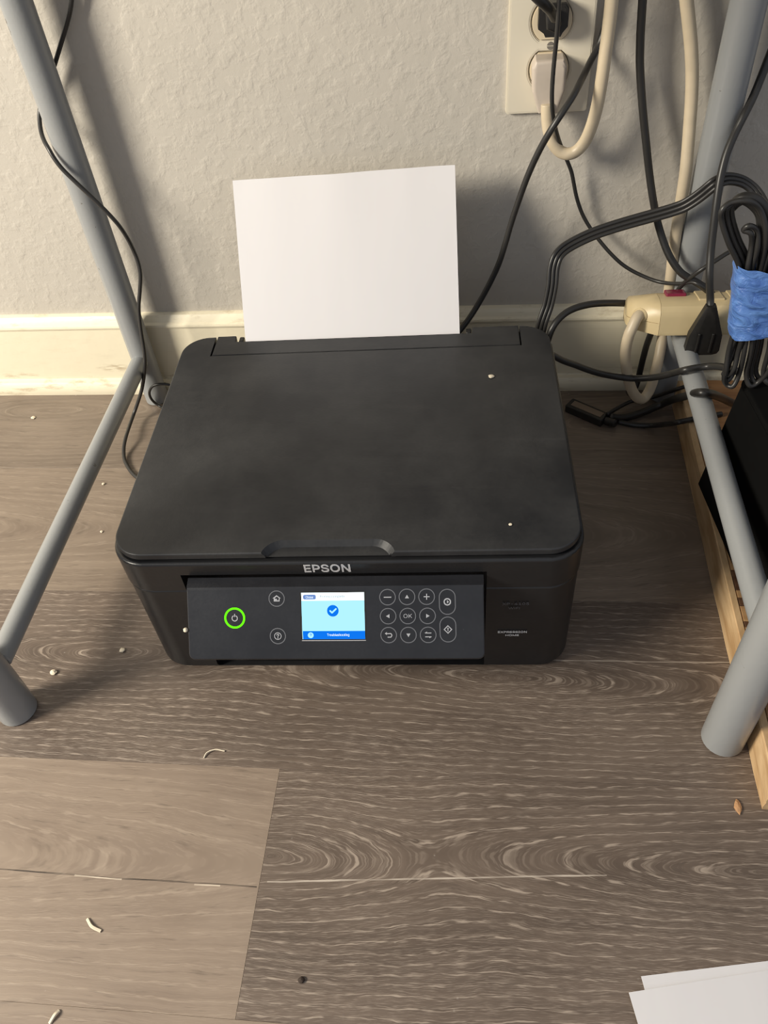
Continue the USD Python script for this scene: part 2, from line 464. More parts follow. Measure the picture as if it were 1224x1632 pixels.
# ================================================================== the setting
rng = np.random.default_rng(7)
floor = obj('floor', (chamfer_box((-2.6, -2.4, -0.030), (2.2, 0.10, -0.003), 0.0005)), M['subfloor'], kind='structure', smooth=False)
PITCH_Y = 0.178
for k in range(14):
    y1 = -0.156 + PITCH_Y * (1 - k) if k else 0.0
    y1 = min(y1, 0.0) if k == 0 else -0.156 - PITCH_Y * (k - 1)
    y0 = -0.156 - PITCH_Y * k
    off = [-0.72, -0.70, -0.60, -0.1555, -0.9, -0.45][k % 6]
    xs = sorted({-2.6, 2.2, *[off + 1.22 * t for t in range(-3, 4) if -2.55 < off + 1.22 * t < 2.15]})
    for a, b in zip(xs[:-1], xs[1:]):
        mid = (a + b) / 2
        if k == 0:
            mat = M['plank_e']
        elif k == 1:
            mat = M['plank_d']
        elif k == 2:
            mat = M['plank_a']
        elif k == 3:
            mat = M['plank_b'] if mid > -0.1 else M['plank_c']
        else:
            mat = [M['plank_d'], M['plank_e'], M['plank_c'], M['plank_a']][int(rng.integers(4))]
        obj('plank', chamfer_box((a + 0.00006, y0 + 0.00005, -0.004), (b - 0.00006, y1 - 0.00005, 0.0), 0.00012), mat, floor, smooth=False)

obj('wall_back', chamfer_box((-2.6, 0.0, -0.03), (2.2, 0.12, 2.4), 0.001), M['wall'], kind='structure', smooth=False)
# baseboard: flat board with a stepped, rounded top and a quarter round along the floor, swept along the wall
prof = [(0, 0), (-0.0205, 0), (-0.0212, 0.006), (-0.0202, 0.0125), (-0.0172, 0.017), (-0.0128, 0.0185), (-0.0120, 0.020), (-0.0120, 0.0925), (-0.0136, 0.0935), (-0.0140, 0.0955), (-0.0134, 0.0975), (-0.0105, 0.0995), (-0.0085, 0.1035), (-0.0060, 0.1068), (-0.003, 0.1077), (0, 0.1077)]
pl = Polygon(prof)
bb = trimesh.creation.extrude_polygon(pl, 4.8, engine='earcut')
bb.vertices = np.stack([bb.vertices[:, 2] - 2.6, bb.vertices[:, 0], bb.vertices[:, 1]], 1)
bb.fix_normals()
obj('baseboard_back', bb, M['trim'], kind='structure', smooth=25)

# ================================================================== the table's steel frame
LX, RX = -0.396, 0.220
tb = thing('table', 'grey tubular steel table frame standing over the printer against the wall', 'table', (-0.09, -0.25, 0))
ZT = 0.722
for (x, y, r) in ((LX, -0.030, 0.0142), (RX, -0.030, 0.0150)):
    obj('leg', pole((x, y, 0), (x, y, ZT), r), M['steel'], tb)
for (x, y, r) in ((-0.4015, -0.468, 0.0168), (0.2030, -0.470, 0.0166)):
    obj('leg', pole((x, y, 0), (x, y, ZT), r), M['steel'], tb)
obj('brace', pole((-0.3985, -0.455, 0.0605), (-0.3965, -0.038, 0.0655), 0.0098), M['steel'], tb)
obj('brace', pole((0.2160, -0.458, 0.109), (0.2150, -0.040, 0.115), 0.0103), M['steel'], tb)
for a, b in (((LX, -0.03), (RX, -0.03)), ((-0.4015, -0.468), (0.2035, -0.47)), ((LX, -0.03), (-0.4015, -0.468)), ((RX, -0.03), (0.2035, -0.47))):
    obj('rail', pole((*a, ZT - 0.008), (*b, ZT - 0.008), 0.0095), M['steel'], tb)
obj('tabletop', rbox((-0.44, -0.51, ZT), (0.26, -0.004, ZT + 0.02), 0.006), M['top'], tb, label='dark flat tabletop above the frame')

# ================================================================== the printer
PX, PY, PR = -0.098658, -0.415321, 0.036411
W2, DP = 0.1855, 0.296
pr = thing('printer', 'black all-in-one inkjet printer on the plank floor with its small screen lit', 'printer', (PX, PY, 0), PR)


def P(name, mesh, mat, parent=None, **kw):
    return obj(name, mesh, mat, pr if parent is None else parent, world=False, **kw)


outline = rrect(-W2, 0, W2, DP, 0.029, 16)
cav = cbox((-0.129, -0.02, 0.004), (0.1105, 0.058, 0.1375))
slot = m3.Manifold.extrude(m3.CrossSection([[(0.232, 0.085), (0.262, 0.085), (0.289, 0.125), (0.3005, 0.155), (0.3005, 0.18), (0.2840, 0.18), (0.2790, 0.152)]], m3.FillRule.EvenOdd), 0.240)
slot = slot.transform(np.array([[0, 0, 1, -0.1300], [1, 0, 0, 0], [0, 1, 0, 0]], float))
body = slab(outline.buffer(-0.0008), 0.0035, 0.1166, 0.003, 0.0022) - cav - slot
P('body', body, M['body'])
scan = slab(outline, 0.1172, 0.1508, 0.0010, 0.0024) - cav - slot
P('scanner_unit', scan, M['body'])
core = ext(outline.buffer(-0.0065), 0.1503, 0.1530) - slot - cbox((-0.068, -0.01, 0.149), (0.046, 0.022, 0.16))
P('lid_gasket', core, M['gap'])
for x, y in ((-0.16, 0.03), (0.16, 0.03), (-0.16, 0.265), (0.16, 0.265)):
    P('foot', trimesh.creation.cylinder(0.008, 0.006, sections=20).apply_translation((x, y, 0.003)), M['black_rubber'])
# lid with the finger recess in front and the cut-out for the feeder cover behind
lo = outline.buffer(-0.0034)
grip = rrect(-0.062, -0.03, 0.042, 0.0165, 0.017, 10)
notch = sbox(-0.1512, 0.2600, 0.1545, 0.31)
lid = slab(lo, 0.1528, 0.1588, 0.0006, 0.0013) - ext(notch, 0.15, 0.17)
gr = m3.Manifold.batch_hull([ext(grip, 0.1590, 0.1600), ext(rrect(-0.058, -0.03, 0.038, 0.0135, 0.015, 10), 0.1535, 0.1540)])
lid = lid - gr - cbox((-0.0585, -0.02, 0.1500), (0.0385, 0.0045, 0.1600))
P('scanner_lid', lid, M['lid'])
cover = Polygon([(-0.1500, 0.2613), (0.1533, 0.2613), (0.1533, 0.2938), (0.1085, 0.2938), (0.1072, 0.2838), (-0.1290, 0.2838), (-0.1305, 0.2938), (-0.1495, 0.2938)]).buffer(-0.0008).buffer(0.0008)
P('feeder_cover', slab(cover, 0.1522, 0.1586, 0.0006, 0.0010), M['lid'])
# rear paper guides inside the slot
for x in (-0.1275, 0.1020):
    P('paper_guide', rbox((x, 0.2870, 0.12), (x + 0.005, 0.2950, 0.1565), 0.0012), M['body'])
P('output_tray', rbox((-0.112, 0.0035, 0.0085), (0.095, 0.056, 0.022), 0.003), M['body'])


def front_text(name, text, height, x0, x1, z, mat, bold=False):
    """Raised print on the printer's upright front face."""
    m = meshkit.text_mesh(text, height, 0.0003, bold)
    b = m.bounds
    s = (x1 - x0) / (b[1][0] - b[0][0])
    v = m.vertices
    m.vertices = np.stack([x0 + (v[:, 0] - b[0][0]) * s, -0.00030 + (0.0003 - v[:, 2]), z + v[:, 1]], 1)
    return P(name, m, mat, smooth=False, label='%s lettering' % text)


front_text('brand_lettering', 'EPSON', 0.0085, -0.0295, 0.0065, 0.1399, M['silver'], True)
front_text('model_lettering', 'XP-4105', 0.0029, 0.1235, 0.1445, 0.0950, M['dim_print'])
front_text('model_lettering', 'WiFi', 0.0026, 0.1285, 0.1375, 0.0895, M['dim_print'])
front_text('series_lettering', 'EXPRESSION', 0.0026, 0.1210, 0.1450, 0.0560, M['white_print'], True)
front_text('series_lettering', 'HOME', 0.0024, 0.1275, 0.1385, 0.0515, M['white_print'], True)

# control panel: raised at its lower edge so that it faces up towards the viewer
TI = 0.756016
O = np.array([-0.0081, -0.0248, 0.1161])
U, V = np.array([1.0, 0, 0]), np.array([0, math.sin(TI), math.cos(TI)])
N = np.cross(U, V)


def to_panel(mesh):
    """(u, v, n) millimetres in the panel's plane -> the printer's frame."""
    v, f, _ = meshkit.arrays(mesh)
    v = np.asarray(v) / 1000
    return (O + v[:, :1] * U + v[:, 1:2] * V + v[:, 2:] * N, f)


def flat(poly, n0=0.0, n1=0.25):
    return to_panel(ext(poly, n0, n1))


side = m3.Manifold.extrude(m3.CrossSection([[(-34.2, -11.0), (-34.2, 0.0), (20.5, 0.0), (23.0, -0.5), (30.0, -5.0), (30.3, -6.5), (26.0, -11.0)]], m3.FillRule.EvenOdd), 240.0)
side = side.transform(np.array([[0, 0, 1, -120.0], [1, 0, 0, 0], [0, 1, 0, 0]], float))
fp_ = rrect(-115.4, -34.2, 116.0, 36.0, 5.0)
face = m3.Manifold.batch_hull([ext(fp_, -20, -1.1), ext(fp_.buffer(-0.35), -1.1, -0.35), ext(fp_.buffer(-1.1), -0.4, 0.02)])
shell = side ^ face
panel = P('control_panel', to_panel(shell), M['panel'], smooth=20)


def PP(name, poly, mat, n0=0.0, n1=0.25, **kw):
    return P(name, flat(poly, n0, n1), mat, panel, smooth=False, **kw)


def ring(cx, cy, r, w, n=32):
    return Point(cx, cy).buffer(r, quad_segs=n // 4).difference(Point(cx, cy).buffer(r - w, quad_segs=n // 4))


def stroke(pts, w):
    return LineString(pts).buffer(w / 2, quad_segs=4)


def off(poly, x, y):
    return affinity.translate(poly, x, y)


# screen: bezel, pale picture, white heading, blue footer
PP('screen_bezel', rrect(-25.6, -19.5, 25.6, 19.4, 0.8), M['gap'], -0.1, 0.08)
PP('screen', sbox(-24.5, -18.1, 24.5, 18.36), M['scr_body'], 0.05, 0.14, label='pale blue lit picture of the screen')
PP('screen_header', sbox(-24.5, 12.0, 24.5, 18.36), M['scr_white'], 0.1, 0.20, label='white heading bar of the screen')
PP('screen_footer', sbox(-23.9, -18.1, 24.5, -11.7), M['scr_blue'], 0.1, 0.20, label='blue bar along the foot of the screen')
PP('screen_edge', sbox(-24.9, -19.4, 25.0, -18.8), M['icon'], 0.05, 0.14)
PP('screen_button', rrect(-23.0, 13.1, -13.1, 16.7, 1.2), M['scr_btn'], 0.2, 0.26)
PP('check_mark', unary_union([Point(-0.1, 4.1).buffer(4.5).difference(stroke([(-2.2, 4.0), (-0.8, 2.6), (2.3, 5.5)], 1.3))]), M['scr_blue'], 0.1, 0.22)
PP('help_mark', Point(-17.9, -14.9).buffer(2.3).difference(stroke([(-18.6, -14.2), (-17.9, -13.7), (-17.2, -14.2), (-17.9, -15.0), (-17.9, -15.4)], 0.35)), M['scr_body'], 0.2, 0.26)


def panel_text(name, text, h, u0, u1, v0, mat, n0=0.2, bold=False):
    m = meshkit.text_mesh(text, h, 0.06, bold)
    b = m.bounds
    s = (u1 - u0) / (b[1][0] - b[0][0])
    v = m.vertices
    m.vertices = np.stack([u0 + (v[:, 0] - b[0][0]) * s, v0 + v[:, 1], n0 + v[:, 2]], 1)
    return P(name, to_panel(m), mat, panel, smooth=False)


panel_text('screen_text', 'Close', 1.8, -21.0, -15.2, 14.0, M['scr_white'], 0.26)
panel_text('screen_text', 'Printing complete', 1.7, -9.8, 9.2, 14.5, M['scr_grey'])
panel_text('screen_text', 'Troubleshooting', 1.9, -5.2, 12.3, -15.6, M['scr_white'])

# power button with its green ring of light
PP('power_ring', ring(-77.5, -1.0, 8.4, 1.75), M['green'], -0.1, 0.25, label='glowing green ring around the power button')
pw = ring(-77.5, -1.2, 2.5, 0.75).difference(sbox(-78.3, 0.3, -76.7, 3)).union(stroke([(-77.5, 0.2), (-77.5, 2.0)], 0.7))
PP('power_symbol', pw, M['icon'])


def button(cx, cy, icon, kind='round'):
    edge = ring(cx, cy, 6.4, 0.75) if kind == 'round' else None
    if kind == 'pill':
        o = rrect(cx - 6.4, cy - 10.0, cx + 6.4, cy + 10.0, 6.3)
        edge = o.difference(o.buffer(-0.75))
    b = PP('button', edge, M['ring'], -0.1, 0.22)
    PP('button_symbol', off(icon, cx, cy), M['icon'])
    return b


tri = Polygon([(-1.6, -1.1), (1.6, -1.1), (0, 1.7)])
button(42.5, 14.3, sbox(-2.9, -0.4, 2.9, 0.4))
button(57.4, 14.4, tri)
button(72.4, 14.4, unary_union([sbox(-2.3, -0.4, 2.3, 0.4), sbox(-0.4, -2.3, 0.4, 2.3)]))
button(42.6, -0.4, affinity.rotate(tri, 90, origin=(0, 0)))
PP('button', ring(57.7, -0.4, 6.4, 0.75), M['ring'], -0.1, 0.22)
panel_text('button_text', 'OK', 3.0, 54.4, 61.0, -1.9, M['icon'], 0.0)
button(72.8, -0.4, affinity.rotate(tri, -90, origin=(0, 0)))
button(42.7, -15.1, unary_union([stroke([(-2.2, 1.2), (1.7, 1.2), (2.4, 0.3), (2.4, -0.6), (1.7, -1.6), (-0.6, -1.6)], 0.75), Polygon([(-3.0, 1.2), (-1.4, 2.4), (-1.4, 0.0)])]))
button(57.9, -15.1, affinity.rotate(tri, 180, origin=(0, 0)))
button(73.0, -15.1, unary_union([stroke([(-2.0, 1.5), (2.2, 1.5)], 0.7), Polygon([(-2.8, 1.5), (-0.8, 2.6), (-0.8, 1.2)]), stroke([(-2.0, -1.5), (2.2, -1.5)], 0.7), Polygon([(2.9, -1.5), (0.9, -2.6), (0.9, -1.2)])]))
button(88.1, 10.3, ring(0, 0, 2.9, 1.0).union(Polygon([(-0.3, -1.4), (1.3, 0), (-0.3, 1.4)])), 'pill')
dia = affinity.rotate(sbox(-2.4, -2.4, 2.4, 2.4), 45, origin=(0, 0))
button(88.2, -11.0, dia.difference(affinity.scale(dia, 0.7, 0.7, origin=(0, 0))).union(stroke([(0, -1.1), (0, 1.1)], 0.6)).union(stroke([(-0.5, 0.6), (0, 1.2), (0.5, 0.6)], 0.4)), 'pill')
home = Polygon([(-3.3, 0.2), (0, 2.7), (3.3, 0.2), (2.3, 0.2), (2.3, -2.2), (-2.3, -2.2), (-2.3, 0.2)])
button(-43.8, 14.0, home.difference(affinity.scale(home, 0.6, 0.6, origin=(0.4, 0))).union(sbox(-1.6, -1.2, 0.2, -0.2)))
q = unary_union([stroke([(-0.9, 0.7), (-0.5, 1.4), (0.5, 1.4), (0.9, 0.7), (0, -0.2), (0, -0.7)], 0.55), Point(0, -1.5).buffer(0.4)])
button(-43.8, -15.4, ring(0, 0, 2.9, 0.55).union(q))

# ---- sheet of paper in the rear feeder
b0, b1 = np.array([-0.2290, -0.1335, 0.158]), np.array([-0.0135, -0.1255, 0.158])
t0, t1 = np.array([-0.2345, -0.0455, 0.2815]), np.array([-0.0185, -0.0440, 0.2880])
nu, nv = 30, 30
fr_top, fr_bot = [], []
rows = []
for j in range(nv + 1):
    s = -0.42 + 1.42 * j / nv
    row = []
    for i in range(nu + 1):
        t = i / nu
        a, b = b0 + (t0 - b0) * s, b1 + (t1 - b1) * s
        p = a + (b - a) * t
        p[1] += 0.0006 * math.sin(t * 9.0 + 0.6) * max(s, 0) ** 1.2 + 0.0003 * math.sin(t * 21 + 1.0) * max(s, 0) ** 2
        row.append(p)
    rows.append(row)
front = np.array(rows).reshape(-1, 3)


def sheet(front, nu, nv, th):
    k = nu + 1
    back = front + np.array(th)
    F = []
    for j in range(nv):
        for i in range(nu):
            a, b, c, d = j * k + i, j * k + i + 1, (j + 1) * k + i + 1, (j + 1) * k + i
            F += [(a, b, c), (a, c, d), (a + len(front), c + len(front), b + len(front)), (a + len(front), d + len(front), c + len(front))]
    loop = [i for i in range(nu)] + [j * k + nu for j in range(nv)] + [nv * k + nu - i for i in range(nu)] + [(nv - j) * k for j in range(nv)]
    for a, b in zip(loop, loop[1:] + loop[:1]):
        F += [(b, a, a + len(front)), (b, a + len(front), b + len(front))]
    m = trimesh.Trimesh(np.vstack([front, back]), np.array(F), process=False)
    if m.volume < 0:
        m.invert()
    return m


obj('paper_sheet', sheet(front, nu, nv, (0, 0.00045, 0)), M['paper'], label='blank white paper standing upright in the rear feeder of the printer', cat='paper')

# ---- two sheets on the floor in the near right corner
for (cx, cy), ang, z, lab in (((0.1155, -0.6470), 0.170, 0.0002, 'lower white paper sheet on the floor, peeking out under another sheet'), ((0.1060, -0.6575), 0.205, 0.0012, 'upper white paper sheet on the floor at the near right corner')):
    k = 14
    pts = []
    for j in range(k + 1):
        for i in range(k + 1):
            u_, w_ = 0.216 * i / k, -0.279 * (1 - j / k)
            x = cx + u_ * math.cos(ang) - w_ * math.sin(ang)
            y = cy + u_ * math.sin(ang) + w_ * math.cos(ang)
            pts.append((x, y, z + 0.0006 + 0.0004 * math.sin(u_ * 30 + z * 900) * (1 if z > 0.001 else 0.2)))
    obj('paper_sheet', sheet(np.array(pts), k, k, (0, 0, -0.0004)), M['paper'], label=lab, cat='paper')

# ================================================================== wall outlet
ou = thing('wall_outlet', 'cream duplex wall outlet with two plugs in it above the baseboard', 'outlet', (0.065, -0.001, 0.372))
OX, OZ = 0.0655, 0.3735


def on_wall(poly, y0, y1, cx, cz, c=0.0):
    m = tm(slab(poly, 0, y1 - y0, 0, c) if c else ext(poly, 0, y1 - y0))
    v = m.vertices
    m.vertices = np.stack([cx + v[:, 0], -y0 - v[:, 2], cz + v[:, 1]], 1)
    m.invert() if m.volume < 0 else None
    return m


rec = Point(0, 0).buffer(0.0172, quad_segs=16).intersection(sbox(-0.02, -0.0142, 0.02, 0.0142))
hole = rec.buffer(0.0006)
plate = rrect(-0.0375, -0.0572, 0.0375, 0.0572, 0.003)
plate = plate.difference(off(hole, 0, 0.0193)).difference(off(hole, 0, -0.0193))
obj('plate', on_wall(plate, 0.0, 0.0058, OX, OZ, 0.0022), M['plate'], ou)
for dz in (0.0193, -0.0193):
    slots = unary_union([sbox(-0.0074, -0.001, -0.0056, 0.0065), sbox(0.0056, -0.001, 0.0074, 0.0065), Point(0, -0.0075).buffer(0.0024)])
    obj('receptacle', on_wall(rec.difference(slots), 0.0, 0.0068, OX, OZ + dz, 0.0008), M['socket'], ou, label='yellowed outlet face around a plug')
obj('screw', on_wall(Point(0, 0).buffer(0.0031).difference(sbox(-0.004, -0.0004, 0.004, 0.0004)), 0.003, 0.0068, OX, OZ, 0.0006), M['screw'], ou)

